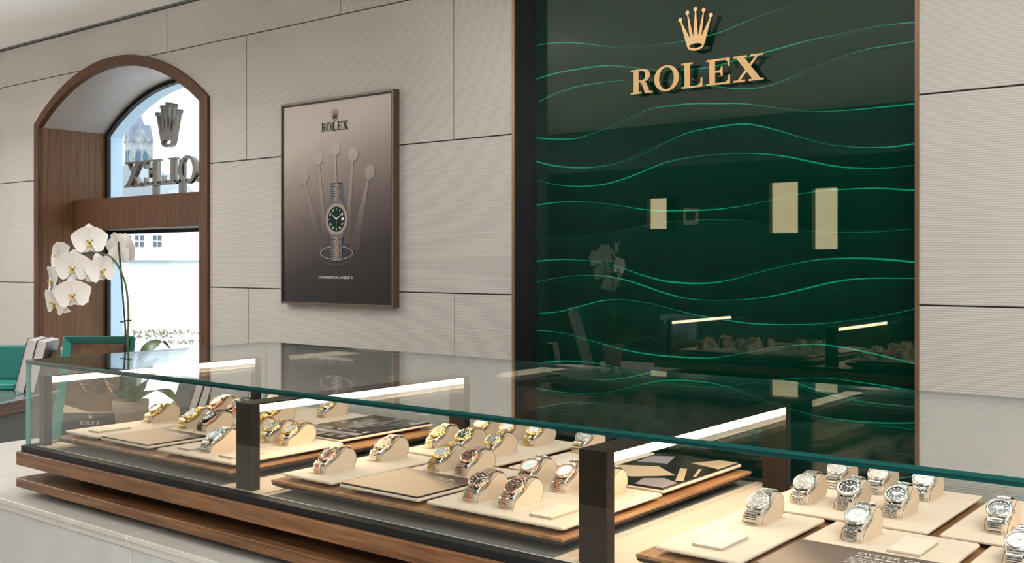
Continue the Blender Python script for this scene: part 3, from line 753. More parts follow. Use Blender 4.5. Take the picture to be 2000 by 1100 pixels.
text_bars(r3, [(-.010, .042, .12, .0045)] + [(-.012, .028 - i*.009, .115, .0028) for i in range(4)])
# black macro card: dial edge, hands, SWISS MADE
zc_[0] = .0040
r4, a, b = card(-2.304, -2.066, 1.876, 2.228, 'print_dark', 'black photo card showing the lower edge of a watch dial')
arc = lambda r0, r1, t0, t1: ell(0, .62, r0, r0, 24, math.radians(t0), math.radians(t1)) + ell(0, .62, r1, r1, 24, math.radians(t0), math.radians(t1))[::-1]
on_card(r4, 'printed_ring', [[(max(-a+.003, min(a-.003, u)), max(-b+.003, v)) for u, v in arc(.715, .745, 258, 282)]], 'print_mauve')
on_card(r4, 'printed_ticks', [[(max(-a+.003, min(a-.003, u)), max(-b+.003, v)) for u, v in arc(.757, .785, t, t + 1.6)] for t in (261, 264, 267, 270, 273, 276, 279)], 'print_mauve')
on_card(r4, 'printed_hands', [[(-.012, -.03), (.002, -.03), (.018, .15), (.010, .15)], [(.012, -.03), (.030, -.03), (.034, .10), (.028, .10)], [(.045, .02), (.052, .02), (.075, .17), (.072, .17)], [(.085, .12), (.112, .10), (.112, .165), (.095, .17)]], 'print_mauve')
on_card(r4, 'printed_marks', [rbox(-.10, -.094, -.085, -.06), rbox(.094, .104, -.075, -.055), ell(-.07, .05, .006, .006, 12), ell(-.045, .03, .007, .007, 12), ell(-.085, .02, .005, .005, 12)], 'print_white')
for body, x in (('SWISS', -.078), ('MADE', .020)): card_text(r4, 'dial_text', body, .017, x, -.075)
on_card(r4, 'printed_crown', [[(-.002 + u*.022, -.075 + v*.018) for u, v in l] for pc in crown_pieces() for l in pc[:1]], 'print_white')
zc_[0] = .0040
r5, a, b = card(-1.300, -1.090, 1.876, 2.228, 'print_dark', 'photo card of enlarged bracelet links in cream, black and grey')
def clip(poly): return [(max(-a+.0025, min(a-.0025, u)), max(-b+.0025, min(b-.0025, v))) for u, v in poly]
on_card(r5, 'printed_links', [clip(q) for q in ([(-.105, -.09), (-.01, -.115), (.06, -.045), (-.02, .02), (-.105, -.02)], [(.03, .03), (.045, .035), (.105, -.085), (.088, -.095)], [(.066, .05), (.073, .052), (.105, -.03), (.098, -.035)], [(.02, .10), (.105, .075), (.105, .172), (.055, .172)], [(-.105, -.135), (-.09, -.145), (-.06, -.125), (-.105, -.11)])], 'print_cream')
on_card(r5, 'printed_shine', [clip(q) for q in ([(-.105, -.172), (-.03, -.172), (-.05, -.135), (-.105, -.15)], [(.035, -.172), (.105, -.172), (.105, -.11), (.055, -.085), (.02, -.115)], [(-.09, .04), (-.02, .06), (-.05, .15), (-.10, .12)], [(-.012, -.172), (-.004, -.172), (-.03, -.13), (-.036, -.132)])], 'print_mauve')

tiles = [  # x0, x1, p0, p1, label
 (-2.717, -2.668, 1.534, 1.634, 'small cream plaque on the front left plate of the left bay'),
 (-2.288, -2.237, 1.530, 1.630, 'small cream plaque beside the steel chronograph, left of it'),
 (-2.115, -2.067, 1.530, 1.630, 'small cream plaque beside the steel chronograph, right of it'),
 (-1.175, -1.123, 1.533, 1.633, 'small beige plaque beside the five watches of the middle bay'),
 (-1.440, -1.388, 1.936, 2.036, 'small beige plaque on the narrow back plate of the middle bay'),
 (-.840, -.785, 1.540, 1.640, 'small cream plaque at the front left of the right bay'),
 (-.574, -.521, 1.703, 1.804, 'small beige plaque beside the diamond-dial watch in the right bay'),
 (-.395, -.345, 2.080, 2.180, 'small beige plaque behind the large black-dial watch'),
]
for x0, x1, p0, p1, lab in tiles:
    root = empty('name_plaque', V((x0+x1)/2, (p0+p1)/2, ZPL), lab, 'plaque', 'small plaques on the plates')
    a, b = (x1-x0)/2, (p1-p0)/2
    MB().bbox((-a, -b, .0001), (a, b, .0045), .001).build('plaque_body', 'tile_edge', root)
    MB().box((-a + .0006, -b + .0006, .0045), (a - .0006, b - .0006, .0052)).build('plaque_face', 'cream_tile', root)

# ------------------------------------------------------------------ watches and cushions
CU_W = .040
PROFILE = [(0, 0), (-.001, .006), (.002, .012), (.010, .0185), (.022, .0235), (.034, .0300), (.046, .0385), (.057, .0455), (.067, .0485), (.078, .0470), (.088, .0410), (.0945, .0310), (.0955, .0190), (.091, .0085), (.082, 0)]
def make_cushion_meshes():
    prof = [tuple(p) for p in smooth_path(PROFILE, 2)]
    cx = sum(p[0] for p in prof)/len(prof); cz = sum(p[1] for p in prof)/len(prof)
    ins = lambda k: [(cx + (u-cx)*k, max(0, cz + (v-cz)*k) if v > .0005 else 0) for u, v in prof]
    m = MB(); rings = []
    for x, k in ((-CU_W/2, .93), (-CU_W/2 + .0012, .975), (-CU_W/2 + .0035, 1.0), (CU_W/2 - .0035, 1.0), (CU_W/2 - .0012, .975), (CU_W/2, .93)):
        rings.append([(x, u, v) for u, v in ins(k)])
    n = len(prof); fs = []
    for j in range(len(rings)-1):
        for i in range(n): fs.append((j*n+i, j*n+(i+1)%n, (j+1)*n+(i+1)%n, (j+1)*n+i))
    m.add(sum(rings, []), fs)
    for ring, rev in ((0, False), (len(rings)-1, True)):
        pts = ins(.93); tri = tessellate_polygon([[Vector((a, b, 0)) for a, b in pts]])
        m.add([], [])
        base = ring*n
        m.f += [tuple(base + i for i in (reversed(t) if rev else t)) for t in tri]; m.mi += [0]*len(tri)
    body = m.mesh('cushion_body', 'leather_beige')
    pm = MB()
    for sx_ in (-1, 1):
        pm.tube([(sx_*(CU_W/2 - .0011), u, v) for u, v in ins(.982)[1:-1]], .00055, 5)
    return body, pm.mesh('piping', 'piping_brown')
CUSH = make_cushion_meshes()

TILT = math.radians(31); HEAD = Vector((0, .0235, .0415))   # dial centre on the cushion
NRM = Vector((0, -math.sin(TILT), math.cos(TILT)))
HEADM = Matrix.Translation(HEAD) @ Matrix.Rotation(TILT, 4, 'X') @ Matrix.Scale(1.2, 4)
LOW = [(.0005, .0255), (-.0042, .0218), (-.0066, .0160), (-.0070, .0095), (-.0062, .0045), (-.0050, .0008)]
UPP = [(.0465, .0475), (.0530, .0512), (.0600, .0525), (.0690, .0522), (.0790, .0502), (.0890, .0450), (.0970, .0350), (.0990, .0200), (.0950, .0080), (.0880, .0010)]
def resample(path, pitch):
    P = smooth_path(path, 8); d = [0]
    for a, b in zip(P, P[1:]): d.append(d[-1] + (b-a).length)
    n = int(d[-1] / pitch); out = []
    for i in range(n + 1):
        t = i*pitch
        for k in range(len(P)-1):
            if d[k] <= t <= d[k+1] + 1e-9:
                f = (t-d[k])/max(1e-9, d[k+1]-d[k]); q = P[k].lerp(P[k+1], f); tan = (P[k+1]-P[k]).normalized(); out.append((q, tan)); break
    return out
def link_piece(m, c, tan, x0, x1, L, th, sgn):
    nrm = Vector((-tan[1], tan[0])) * sgn; vs = []
    prof = ((-.5, 0), (-.42, .62), (-.18, 1.0), (.18, 1.0), (.42, .62), (.5, 0))
    for x in (x0, x1):
        for s_, h_ in prof:
            q = c + tan*(s_*L) + nrm*(h_*th); vs.append((x, q[0], q[1]))
    fs = [(i, i+1, 7+i, 6+i) for i in range(5)] + [(5,4,3,2,1,0), (6,7,8,9,10,11)]
    m.add(vs, fs)
def make_bracelet(style):
    outer, inner = MB(), MB()
    pitch = .0040 if style == 'jubilee' else (.0062 if style in ('oyster', 'president') else .004)
    if style == 'president': pitch = .0048
    for path, sgn in ((LOW, -1), (UPP, 1)):
        pts = resample(path, pitch); n = len(pts)
        for i, (c, t) in enumerate(pts):
            wdt = .0114 - .0022*min(1, i*pitch/.06)          # half width tapers
            s2 = 1 if sgn > 0 else -1
            tt = t
            if style == 'jubilee':
                link_piece(outer, c, tt, -wdt, -wdt*.50, pitch*.92, .0019, s2); link_piece(outer, c, tt, wdt*.50, wdt, pitch*.92, .0019, s2)
                c2 = c + tt*(pitch*.5)
                link_piece(inner, c2, tt, -wdt*.47, -wdt*.17, pitch*.9, .0021, s2); link_piece(inner, c, tt, -wdt*.155, wdt*.155, pitch*.9, .0022, s2); link_piece(inner, c2, tt, wdt*.17, wdt*.47, pitch*.9, .0021, s2)
            elif style in ('oyster', 'president'):
                k = .42 if style == 'oyster' else .36
                link_piece(outer, c, tt, -wdt, -wdt*(k+.03), pitch*.95, .0019, s2); link_piece(outer, c, tt, wdt*(k+.03), wdt, pitch*.95, .0019, s2)
                link_piece(inner, c + tt*(pitch*(.0 if style == 'oyster' else .5)), tt, -wdt*k, wdt*k, pitch*.93, .0021, s2)
        if style == 'strap':
            vs = []; k = 0
            for c, t in pts:
                nrm = Vector((-t[1], t[0])) * (1 if sgn > 0 else -1); w_ = .0100
                for x, h in ((-w_, 0), (-w_*.8, .0022), (-w_*.2, .0026), (w_*.2, .0026), (w_*.8, .0022), (w_, 0)):
                    q = c + nrm*h; vs.append((x, q[0], q[1]))
            fs = [(i*6+j, i*6+j+1, (i+1)*6+j+1, (i+1)*6+j) for i in range(len(pts)-1) for j in range(5)]
            outer.add(vs, fs)
    # thin dark band added under the links as shade for their gaps
    band = MB()
    if style != 'strap':
        for path, sgn in ((LOW, -1), (UPP, 1)):
            pts = resample(path, .004); vs = []
            for i, (c, t) in enumerate(pts):
                nrm = Vector((-t[1], t[0])) * (1 if sgn > 0 else -1); w_ = .0106 - .0020*min(1, i*.004/.06)
                q = c + nrm*.0006; vs += [(-w_, q[0], q[1]), (w_, q[0], q[1])]
            band.add(vs, [(2*i, 2*i+1, 2*i+3, 2*i+2) for i in range(len(pts)-1)])
    return outer, inner, band
BR = {}
def bracelet_mesh(style, mo, mi_):
    key = (style, mo, mi_)
    if key not in BR:
        o_, i_, b_ = make_bracelet(style)
        BR[key] = (o_.mesh('outer_links', mo), i_.mesh('center_links', mi_) if i_.f else None, b_.mesh('gap_shade_band', 'ceramic_black') if b_.f else None)
    return BR[key]
PARTS = {}
def cached(key, fn):
    if key not in PARTS: PARTS[key] = fn()
    return PARTS[key]
R_CASE, R_BEZ, R_DIAL = .0188, .0182, .0146
def case_mesh(mat):
    m = MB(); pts = []
    for i in range(28):                              # tonneau outline: circle with lugs
        a = 2*math.pi*i/28; x, y = R_CASE*math.cos(a), R_CASE*math.sin(a)
        if abs(y) > .0125: y = math.copysign(.0232, y); x = max(-.0116, min(.0116, x*1.1))
        pts.append((x, y))
    for k, z in ((.95, -.0085), (1.0, -.0070), (1.0, -.0035), (.955, -.0018)):
        pass
    rings = [(.93, -.0095), (1.0, -.0075), (1.0, -.0035), (.95, -.0022)]
    vs = []; fs = []; n = len(pts)
    for k, z in rings:
        for x, y in pts: vs.append((x*k, y*k, z - (.0050*max(0, (abs(y)-.012)/.0112)**1.4)))
    for j in range(3):
        for i in range(n): fs.append((j*n+i, j*n+(i+1)%n, (j+1)*n+(i+1)%n, (j+1)*n+i))
    fs += [tuple(range(n-1, -1, -1)), tuple(range(3*n, 4*n))]
    m.add(vs, fs); m.xf(HEADM)
    return m.mesh('case', mat)
def bezel_mesh(style, mat):
    m = MB(); n = 96 if style == 'fluted' else 48
    prof = [(R_BEZ + .0002, -.0028), (R_BEZ, -.0010), (R_BEZ - .0012, .0006), (R_DIAL + .0010, .0016), (R_DIAL + .0002, .0014), (R_DIAL, -.0006)]
    mod = (lambda i, j: (-.00055 if j % 2 else .0) if i in (1, 2, 3) else 0) if style == 'fluted' else None
    if style == 'gem': mod = lambda i, j: (-.0006 if j % 4 == 0 else .0) if i in (1, 2, 3) else 0
    m.lathe(prof, n, mod=mod, close=False); m.xf(HEADM)
    return m.mesh('bezel', mat, style == 'smooth')
def gems_mesh(mat):
    m = MB()
    for j in range(32):
        a = 2*math.pi*j/32; r = (R_BEZ + R_DIAL)/2
        m.lathe([(.0011, .0004), (.0009, .0020), (.0003, .0022)], 6, (r*math.cos(a), r*math.sin(a), 0))
    m.xf(HEADM); return m.mesh('bezel_gems', mat)
def dial_mesh(mat):
    m = MB(); m.lathe([(R_DIAL + .0003, -.0008), (R_DIAL - .0002, -.0005), (.0001, -.0005)], 40); m.xf(HEADM); return m.mesh('dial', mat)
def marker_mesh(mat, chrono):
    m = MB()
    for i in range(12):
        a = i*math.pi/6; c_, s_ = math.cos(a), math.sin(a)
        if i == 0 and not chrono:      # date window at three
            m.box((.0085, -.0015, -.0006), (.0122, .0015, .0000)); continue
        o0 = len(m.v); m.box((.0100, -.0007, -.0006), (.0128, .0007, 0)); m.xf(Matrix.Rotation(a, 4, 'Z'), o0)
    if chrono:
        for x, y in ((-.0062, 0), (.0062, 0), (0, -.0062)):
            m.lathe([(.0040, -.0005), (.0039, -.0001), (.0034, -.0001), (.0033, -.0005)], 20, (x, y, 0), close=False)
    for a, L, w_ in ((math.radians(148), .0075, .0007), (math.radians(35), .0115, .0006), (math.radians(-95), .0120, .0002)):
        o0 = len(m.v); m.box((-.001, -w_, -.0001), (L, w_, .0003)); m.xf(Matrix.Rotation(a, 4, 'Z'), o0)
    m.lathe([(.0010, -.0002), (.0009, .0006)], 10)
    m.xf(HEADM); return m.mesh('hands_and_markers', mat)
def crystal_mesh():
    m = MB(); m.lathe([(R_DIAL + .0001, .0010), (R_DIAL - .0008, .0019), (.006, .0022), (.0001, .0022)], 32, close=False); m.xf(HEADM); return m.mesh('crystal', 'crystal_glass', True)
def knob_mesh(mat):
    m = MB(); m.lathe([(.0008, -.001), (.0008, .001), (.0026, .001), (.0028, .0016), (.0028, .0034), (.0022, .004)], 14)
    m.xf(HEADM @ Matrix.Translation((R_CASE - .0005, 0, -.0050)) @ Matrix.Rotation(math.pi/2, 4, 'Y')); return m.mesh('winding_crown', mat)

def watch(X, p, lab, metal, accent, style, bez, dial, marks='marker_white', chrono=False, bezmat=None):
    """X: right face of the cushion, p: its front; metal = case and outer links"""
    base = V(X - CU_W/2, p, ZPL)
    c = empty('watch_cushion', base, 'beige leather cushion holding the ' + lab, 'cushion', 'beige watch cushions')
    link('cushion_body', CUSH[0], c); link('piping', CUSH[1], c)
    for root, x0, x1, p0, p1 in plate_objs:
        if x0 < X - CU_W/2 < x1 and p0 < p + .04 < p1:
            m = MB(); a, b = CU_W/2 + .0035, .0035; t_ = .0022
            cx_, y0_, y1_ = X - CU_W/2, p - .0075, p + .086
            m.prism([rbox(cx_ - a - t_, cx_ + a + t_, y0_ - t_, y1_ + t_), rbox(cx_ - a, cx_ + a, y0_, y1_)], lambda u, v: V(u, v, ZPL + .0008), lambda u, v: V(u, v, ZPL - .001))
            under(m.build('slot_rim', 'cream_suede'), root)
            break
    w = empty('wristwatch', base, lab, 'watch', 'watches in the showcase')
    bo_, bi_, bb_ = bracelet_mesh(style, 'rubber_black' if style == 'strap' else metal, accent)
    tag(link('strap' if style == 'strap' else 'outer_links', bo_, w), kind='stuff')
    if bi_: tag(link('center_links', bi_, w), kind='stuff')
    if bb_: tag(link('gap_shade_band', bb_, w), kind='stuff')
    link('case', cached(('case', metal), lambda: case_mesh(metal)), w)
    bm = bezmat or accent
    b = link('bezel', cached(('bez', bez, bm), lambda: bezel_mesh(bez, bm)), w)
    if bez == 'gem': link('bezel_gems', cached(('gems', marks if marks.startswith('gem') else 'steel'), lambda: gems_mesh(marks if marks.startswith('gem') else 'steel')), b)
    d = link('dial', cached(('dial', dial), lambda: dial_mesh(dial)), w)
    mk = 'marker_white' if marks.startswith('gem') else marks
    link('hands_and_markers', cached(('mk', mk, chrono), lambda: marker_mesh(mk, chrono)), d)
    link('crystal', cached('crystal', crystal_mesh), w)
    link('winding_crown', cached(('knob', accent), lambda: knob_mesh(accent)), w)
S, Y, RG = 'steel', 'yellow_gold', 'rose_gold'
R1, R2, R3, R4 = 1.550, 1.728, 1.935, 2.110
# left bay
watch(-2.709, R2, 'gold watch with blue-gem bezel and white dial', Y, 'steel', 'oyster', 'gem', 'dial_white', 'gem_blue', bezmat=Y)
watch(-2.535, R2, 'yellow gold watch with grey dial behind the brown card', Y, Y, 'oyster', 'fluted', 'dial_grey')
watch(-2.449, R2, 'rose gold watch on a black strap', RG, RG, 'strap', 'smooth', 'dial_black', chrono=True, bezmat='ceramic_black')
watch(-2.176, R1, 'steel chronograph alone at the front by the bronze post', S, S, 'oyster', 'smooth', 'dial_grey', chrono=True)
watch(-2.258, R2, 'gold watch mostly hidden behind the middle bronze post', Y, Y, 'jubilee', 'fluted', 'dial_champagne')
watch(-2.174, R2, 'two-tone chronograph just right of the bronze post', S, Y, 'jubilee', 'smooth', 'dial_dark' if 'dial_dark' in MATS else 'dial_grey', chrono=True)
watch(-2.100, R2, 'two-tone chronograph second right of the bronze post', S, Y, 'jubilee', 'smooth', 'dial_silver', chrono=True)
watch(-2.705, R3, 'rose gold watch in front of the leaning books', RG, RG, 'oyster', 'smooth', 'dial_pink', chrono=True)
watch(-2.612, R3, 'rose gold chronograph left of the bronze post, back row', RG, RG, 'strap', 'smooth', 'dial_black', chrono=True)
watch(-2.520, R3, 'steel chronograph peeking above the bronze post', S, S, 'oyster', 'smooth', 'dial_grey', chrono=True)
watch(-2.432, R3, 'solid yellow gold watch under the light strip', Y, Y, 'president', 'fluted', 'dial_champagne')
watch(-2.650, R4, 'rose gold chronograph cut by the glass edge, far back left', RG, RG, 'oyster', 'smooth', 'dial_pink', chrono=True)
watch(-2.390, R4, 'two-tone watch alone beside the black photo card', S, Y, 'oyster', 'fluted', 'dial_silver')
# middle bay
watch(-1.757, R1, 'two-tone watch with dark dial on the front left plate', S, RG, 'jubilee', 'fluted', 'dial_brown', 'rose_gold')
watch(-1.763, R2, 'two-tone watch with cream dial on the left plate', S, RG, 'jubilee', 'fluted', 'dial_champagne')
watch(-1.575, R2, 'two-tone watch with silver dial behind the brown card', S, Y, 'jubilee', 'fluted', 'dial_pearl')
watch(-1.492, R2, 'two-tone watch with brown dial behind the brown card', S, RG, 'oyster', 'fluted', 'dial_brown', 'rose_gold')
watch(-1.776, R3, 'two-tone watch with golden dial, first of six', S, Y, 'jubilee', 'fluted', 'dial_gold')
watch(-1.690, R3, 'two-tone watch with dark green dial among the six', S, Y, 'jubilee', 'fluted', 'dial_green')
watch(-1.592, R3, 'two-tone watch with grey dial among the six', S, Y, 'oyster', 'smooth', 'dial_grey')
watch(-1.778, R4, 'two-tone watch with white dial, back left of six', S, Y, 'jubilee', 'fluted', 'dial_white')
watch(-1.690, R4, 'two-tone watch with white dial, back middle of six', S, Y, 'oyster', 'smooth', 'dial_white')
watch(-1.600, R4, 'two-tone watch with silver dial, back right of six', S, Y, 'jubilee', 'fluted', 'dial_silver')
watch(-1.446, R4, 'two-tone watch with dark dial behind the right post', S, Y, 'oyster', 'gem', 'dial_grey', bezmat=S)
watch(-1.313, R1, 'two-tone watch with brown diamond dial, front left of five', S, RG, 'jubilee', 'gem', 'dial_brown', bezmat=RG)
watch(-1.224, R1, 'two-tone watch with brown dial, front right of five', S, RG, 'jubilee', 'smooth', 'dial_brown', 'rose_gold')
watch(-1.322, R2, 'two-tone watch with white dial, back left of five', S, RG, 'jubilee', 'gem', 'dial_white', bezmat=RG)
watch(-1.230, R2, 'two-tone watch with white dial left of right post', S, RG, 'jubilee', 'fluted', 'dial_white')
watch(-1.141, R2, 'two-tone watch hidden behind the right bronze post', S, RG, 'jubilee', 'fluted', 'dial_pink')
# right bay
watch(-.801, R2, 'steel watch with silver dial alone on the left plate', S, S, 'oyster', 'smooth', 'dial_silver')
watch(-.801, R3, 'steel watch with silver dial, front left of six', S, S, 'jubilee', 'smooth', 'dial_silver')
watch(-.712, R3, 'steel watch with black dial, front middle of six', S, S, 'jubilee', 'fluted', 'dial_black')
watch(-.622, R3, 'steel watch with black dial, front right of six', S, S, 'jubilee', 'smooth', 'dial_black')
watch(-.802, R4, 'steel watch with silver dial, back left of six', S, S, 'oyster', 'smooth', 'dial_silver')
watch(-.716, R4, 'steel watch with pink dial, back middle of six', S, S, 'oyster', 'smooth', 'dial_pink')
watch(-.626, R4, 'steel watch with gem bezel, back right of six', S, S, 'jubilee', 'gem', 'dial_silver')
watch(-.620, R2, 'steel watch with pale diamond dial and gem bezel', S, S, 'jubilee', 'gem', 'dial_pearl')
watch(-.444, R3, 'large steel watch with black dial near the right edge', S, S, 'oyster', 'smooth', 'dial_black')
watch(-.366, R2, 'steel watch with silver dial cut by the picture edge', S, S, 'oyster', 'smooth', 'dial_silver')

# ------------------------------------------------------------------ things on the counter, left
def leaning_book(root_loc, rz, lean, thick, height, depth, lab, group, cover='book_black', flip=False):
    r = empty('book', root_loc + Vector((0, 0, thick/2*math.sin(abs(lean)) + .0005)), lab, 'book', group); r.rotation_euler = Euler((0, lean, rz), 'XYZ')
    MB().box((-thick/2 + .003, -depth/2 + .003, .003), (thick/2 - .003, depth/2 - .003, height - .003)).build('pages', 'book_page', r)
    m = MB(); m.bbox((-thick/2, -depth/2, 0), (-thick/2 + .003, depth/2, height), .001); m.bbox((thick/2 - .003, -depth/2, 0), (thick/2, depth/2, height), .001)
    m.build('cover', cover, r)
    MB().box((-thick/2 + .003, depth/2 - .003, 0), (thick/2 - .003, depth/2, height)).build('spine', 'book_white', r)
    return r
# teal frame stand with picture
fb = V(-3.503, 1.968, CT + .0095)
fs_ = empty('picture_stand', fb, 'teal leather framed counter display leaning back beside the orchid', 'picture frame')
fs_.rotation_euler = Euler((math.radians(-17), 0, math.radians(38)), 'XYZ')
FW, FH, FB_ = .128, .385, .026
m = MB()
ou = rbox(-FW, FW, 0, FH); inn = rbox(-FW + FB_, FW - FB_, FB_, FH - FB_); vs = [(u, 0, v) for u, v in ou] + [(u, .020, v) for u, v in inn] + [(u, .028, v) for u, v in ou] + [(u, -.006, v) for u, v in rbox(-FW + .004, FW - .004, .004, FH - .004)]
for i in range(4):
    j = (i+1) % 4
    mm = MB(); mm.add([vs[i], vs[j], vs[4+j], vs[4+i], vs[12+i], vs[12+j], vs[8+i], vs[8+j]], [(0, 1, 5, 4), (4, 5, 2, 3), (0, 6, 7, 1), (3, 2, 7, 6)])
    mm.build('frame_side', 'teal_lit' if i == 3 else 'teal_leather', fs_)  # left side takes the paler teal as if light fell on it
MB().box((-FW + .01, .020, .01), (FW - .01, .027, FH - .01)).build('back_board', 'dark_green', fs_)
MB().box((-FW + FB_, .0165, .105), (FW - FB_ - .012, .0195, FH - FB_)).build('picture', 'picture_bronze', fs_)
m = MB(); m.flat([rbox(-FW + FB_, FW - FB_ - .012, .105, .108)], lambda u, v: (u, .016, v)); m.flat([[(-FW + FB_, .108), (-FW + FB_, .135), (-.01, .108)]], lambda u, v: (u, .0162, v)); m.build('picture_edge', 'print_cream', fs_)
m = MB()
for k in range(4):
    path = [(-.09 + i*.012, .0158, .20 + .028*k + .022*math.sin(i*.8 + k)) for i in range(14)]
    m.tube(path, .0012, 5)
m.build('relief_waves', 'bronze_trim', fs_)
m = MB()
for pcs in word_pieces():
    for pc in pcs: m.flat([[(-.036 + u*.0150, .062 + v*.0145) for u, v in l] for l in pc], lambda u, v: (u, .0155, v))
for pc in crown_pieces(): m.flat([[(.0 + u*.022, .082 + v*.020) for u, v in l] for l in pc], lambda u, v: (u, .0155, v))
m.build('gold_lettering', 'gold_ink', fs_)

# orchid
ob_ = V(-3.325, 2.035, CT)
orc = empty('potted_orchid', ob_, 'white moth orchid in a clay pot beside the showcase', 'orchid')
MB().lathe([(.040, 0), (.050, .09), (.054, .125), (.060, .125), (.062, .165), (.056, .165), (.053, .150), (.0, .150)], 32).build('pot', 'pot_clay', orc, True)
MB().lathe([(.0535, .146), (.05, .154), (.03, .158), (.0001, .158)], 24).build('soil', 'soil', orc, True)
MB().tube([(.006, .0, .14), (-.004, -.008, .30), (-.014, -.018, .5), (-.027, -.030, .722)], .0032, 8).build('stake', 'stake_black', orc)
Rv = Vector((math.cos(PSI), math.sin(PSI), 0)); Fv = Vector((-math.sin(PSI), math.cos(PSI), 0))
def at_depth(px, py, d):   # point on the ray at forward distance d, local to the orchid root
    q = Vector((0, -D, HC)) + Fv*d + Rv*((px-1000)/F_PX*d) + Vector((0, 0, (Y0-py)/F_PX*d))
    return q - ob_
d0 = 3.66
stem_pts = [Vector((.004, .004, .15)), at_depth(249, 690, d0), at_depth(251, 620, d0), at_depth(247, 565, d0), at_depth(236, 530, d0 - .01), at_depth(222, 508, d0 - .02), at_depth(205, 497, d0 - .03), at_depth(172, 494, d0 - .03), at_depth(140, 505, d0 - .03), at_depth(118, 530, d0 - .03), at_depth(108, 570, d0 - .03)]
MB().tube(smooth_path(stem_pts, 5), [.0036]*51, 8).build('stem', 'stem_green', orc, True)
m = MB()
for z in (.27, .44): m.tube([(-.014, -.03, z), (-.008, -.012, z + .004), (.012, -.004, z + .006)], .003, 6)
m.build('stem_clip', 'stake_black', orc)
def leaf(pts, width, curl):
    P = smooth_path(pts, 5); k = len(P); vs = []; fs = []
    for i, q in enumerate(P):
        t = (P[min(i+1, k-1)] - P[max(i-1, 0)]).normalized(); sd = t.cross(Vector((0, 0, 1))).normalized(); w_ = width * math.sin(math.pi * min(.98, .08 + .92*i/(k-1)))**.6
        up = sd.cross(t)
        for s_, h_ in ((-1, curl), (-.5, .2*curl), (0, 0), (.5, .2*curl), (1, curl)): vs.append(q + sd*(w_*s_) + up*(w_*h_))
    for i in range(k-1):
        for j in range(4): fs.append((i*5+j, i*5+j+1, (i+1)*5+j+1, (i+1)*5+j))
    return MB().add(vs, fs)
lv = [([at_depth(262, 782, 3.62), at_depth(267, 735, 3.62), at_depth(288, 690, 3.64), at_depth(312, 668, 3.68), at_depth(332, 682, 3.70)], .042),
      ([at_depth(266, 782, 3.62), at_depth(285, 748, 3.60), at_depth(315, 728, 3.62), at_depth(345, 745, 3.64)], .026),
      ([at_depth(258, 782, 3.64), at_depth(262, 750, 3.70), at_depth(280, 720, 3.78), at_depth(310, 700, 3.86)], .026),
      ([at_depth(264, 784, 3.60), at_depth(290, 768, 3.55), at_depth(320, 765, 3.50), at_depth(342, 782, 3.46)], .028),
      ([at_depth(255, 782, 3.66), at_depth(240, 765, 3.74), at_depth(228, 770, 3.80)], .022)]
for pts, w_ in lv: leaf(pts, w_, .22).build('leaf', 'leaf_green', orc, True)
def petal_mesh(L, Wd, cup, tip=.5):
    nu, nv = 9, 7; vs = []; fs = []
    for i in range(nu):
        t = i/(nu-1); w_ = Wd * (math.sin(math.pi*min(.995, t**tip))**.75 if t > 0 else 0) + .0015
        for j in range(nv):
            s_ = -1 + 2*j/(nv-1)
            vs.append((s_*w_, L*t - .15*L*t*t*abs(s_)*0, cup*(s_*s_*w_*w_/Wd/Wd*.35 - t*t*.35)*L + .0008*math.sin(7*s_ + 9*t)))
    for i in range(nu-1):
        for j in range(nv-1): fs.append((i*nv+j, i*nv+j+1, (i+1)*nv+j+1, (i+1)*nv+j))
    return MB().add(vs, fs)
PET = petal_mesh(.054, .039, .5, .62).mesh('petal', 'petal', True); SEP = petal_mesh(.050, .022, .45, .8).mesh('sepal', 'petal', True)
m = MB(); m.lathe([(.0001, .012), (.003, .0105), (.0042, .006), (.0034, .001), (.001, -.002)], 10); COLM = m.mesh('flower_column', 'petal', True)
m = MB()
m.add([(-.003, -.002, .004), (.003, -.002, .004), (.007, -.013, .012), (.0, -.018, .010), (-.007, -.013, .012)], [(0, 1, 2, 3, 4)])
for s_ in (-1, 1): m.add([(s_*.002, -.001, .004), (s_*.010, -.003, .013), (s_*.009, .005, .016), (s_*.003, .003, .008)], [(0, 1, 2, 3)])
LIP = m.mesh('lip', 'lip_yellow')
m = MB(); m.lathe([(.0035, .004), (.003, .008), (.0001, .009)], 8, (0, -.006, 0)); THR = m.mesh('throat', 'lip_red')
def flower(px, py, d, face, roll=0, sc=1.0, up=(0, 0, 1)):
    """face: direction the flower looks, in (right, towards camera, up) components"""
    n = (Rv*face[0] - Fv*face[1] + Vector((0, 0, face[2]))).normalized(); u = (Vector(up) - n*n.dot(Vector(up))).normalized(); x = u.cross(n)
    M = Matrix((x, u, n)).transposed().to_4x4() @ Matrix.Rotation(roll, 4, 'Z')
    f = link('flower', COLM, orc); sc *= 1.14; f.matrix_local = Matrix.Translation(at_depth(px, py, d)) @ M @ Matrix.Scale(sc, 4)
    def sub(name, me, rz, z, tilt=0):
        o = link(name, me, f); o.matrix_local = Matrix.Translation((0, 0, z)) @ Matrix.Rotation(rz, 4, 'Z') @ Matrix.Rotation(tilt, 4, 'X'); return o
    for a in (0, 2.25, -2.25): sub('sepal', SEP, a, -.008, -.05)
    for a in (1.28, -1.28): sub('petal', PET, a, .002, .08)
    link('lip', LIP, f); link('throat', THR, f)
flower(175, 470, 3.60, (.35, .9, -.12), .05)
flower(236, 488, 3.70, (.42, -.88, .12), .0, 1.15)
flower(143, 522, 3.58, (.15, .98, -.15), -.02, 1.05)
flower(196, 527, 3.60, (.85, .5, -.15), .15)
flower(117, 500, 3.68, (-.55, .8, .1), .3, .95)
flower(142, 575, 3.57, (.25, .95, -.2), .1, 1.02)
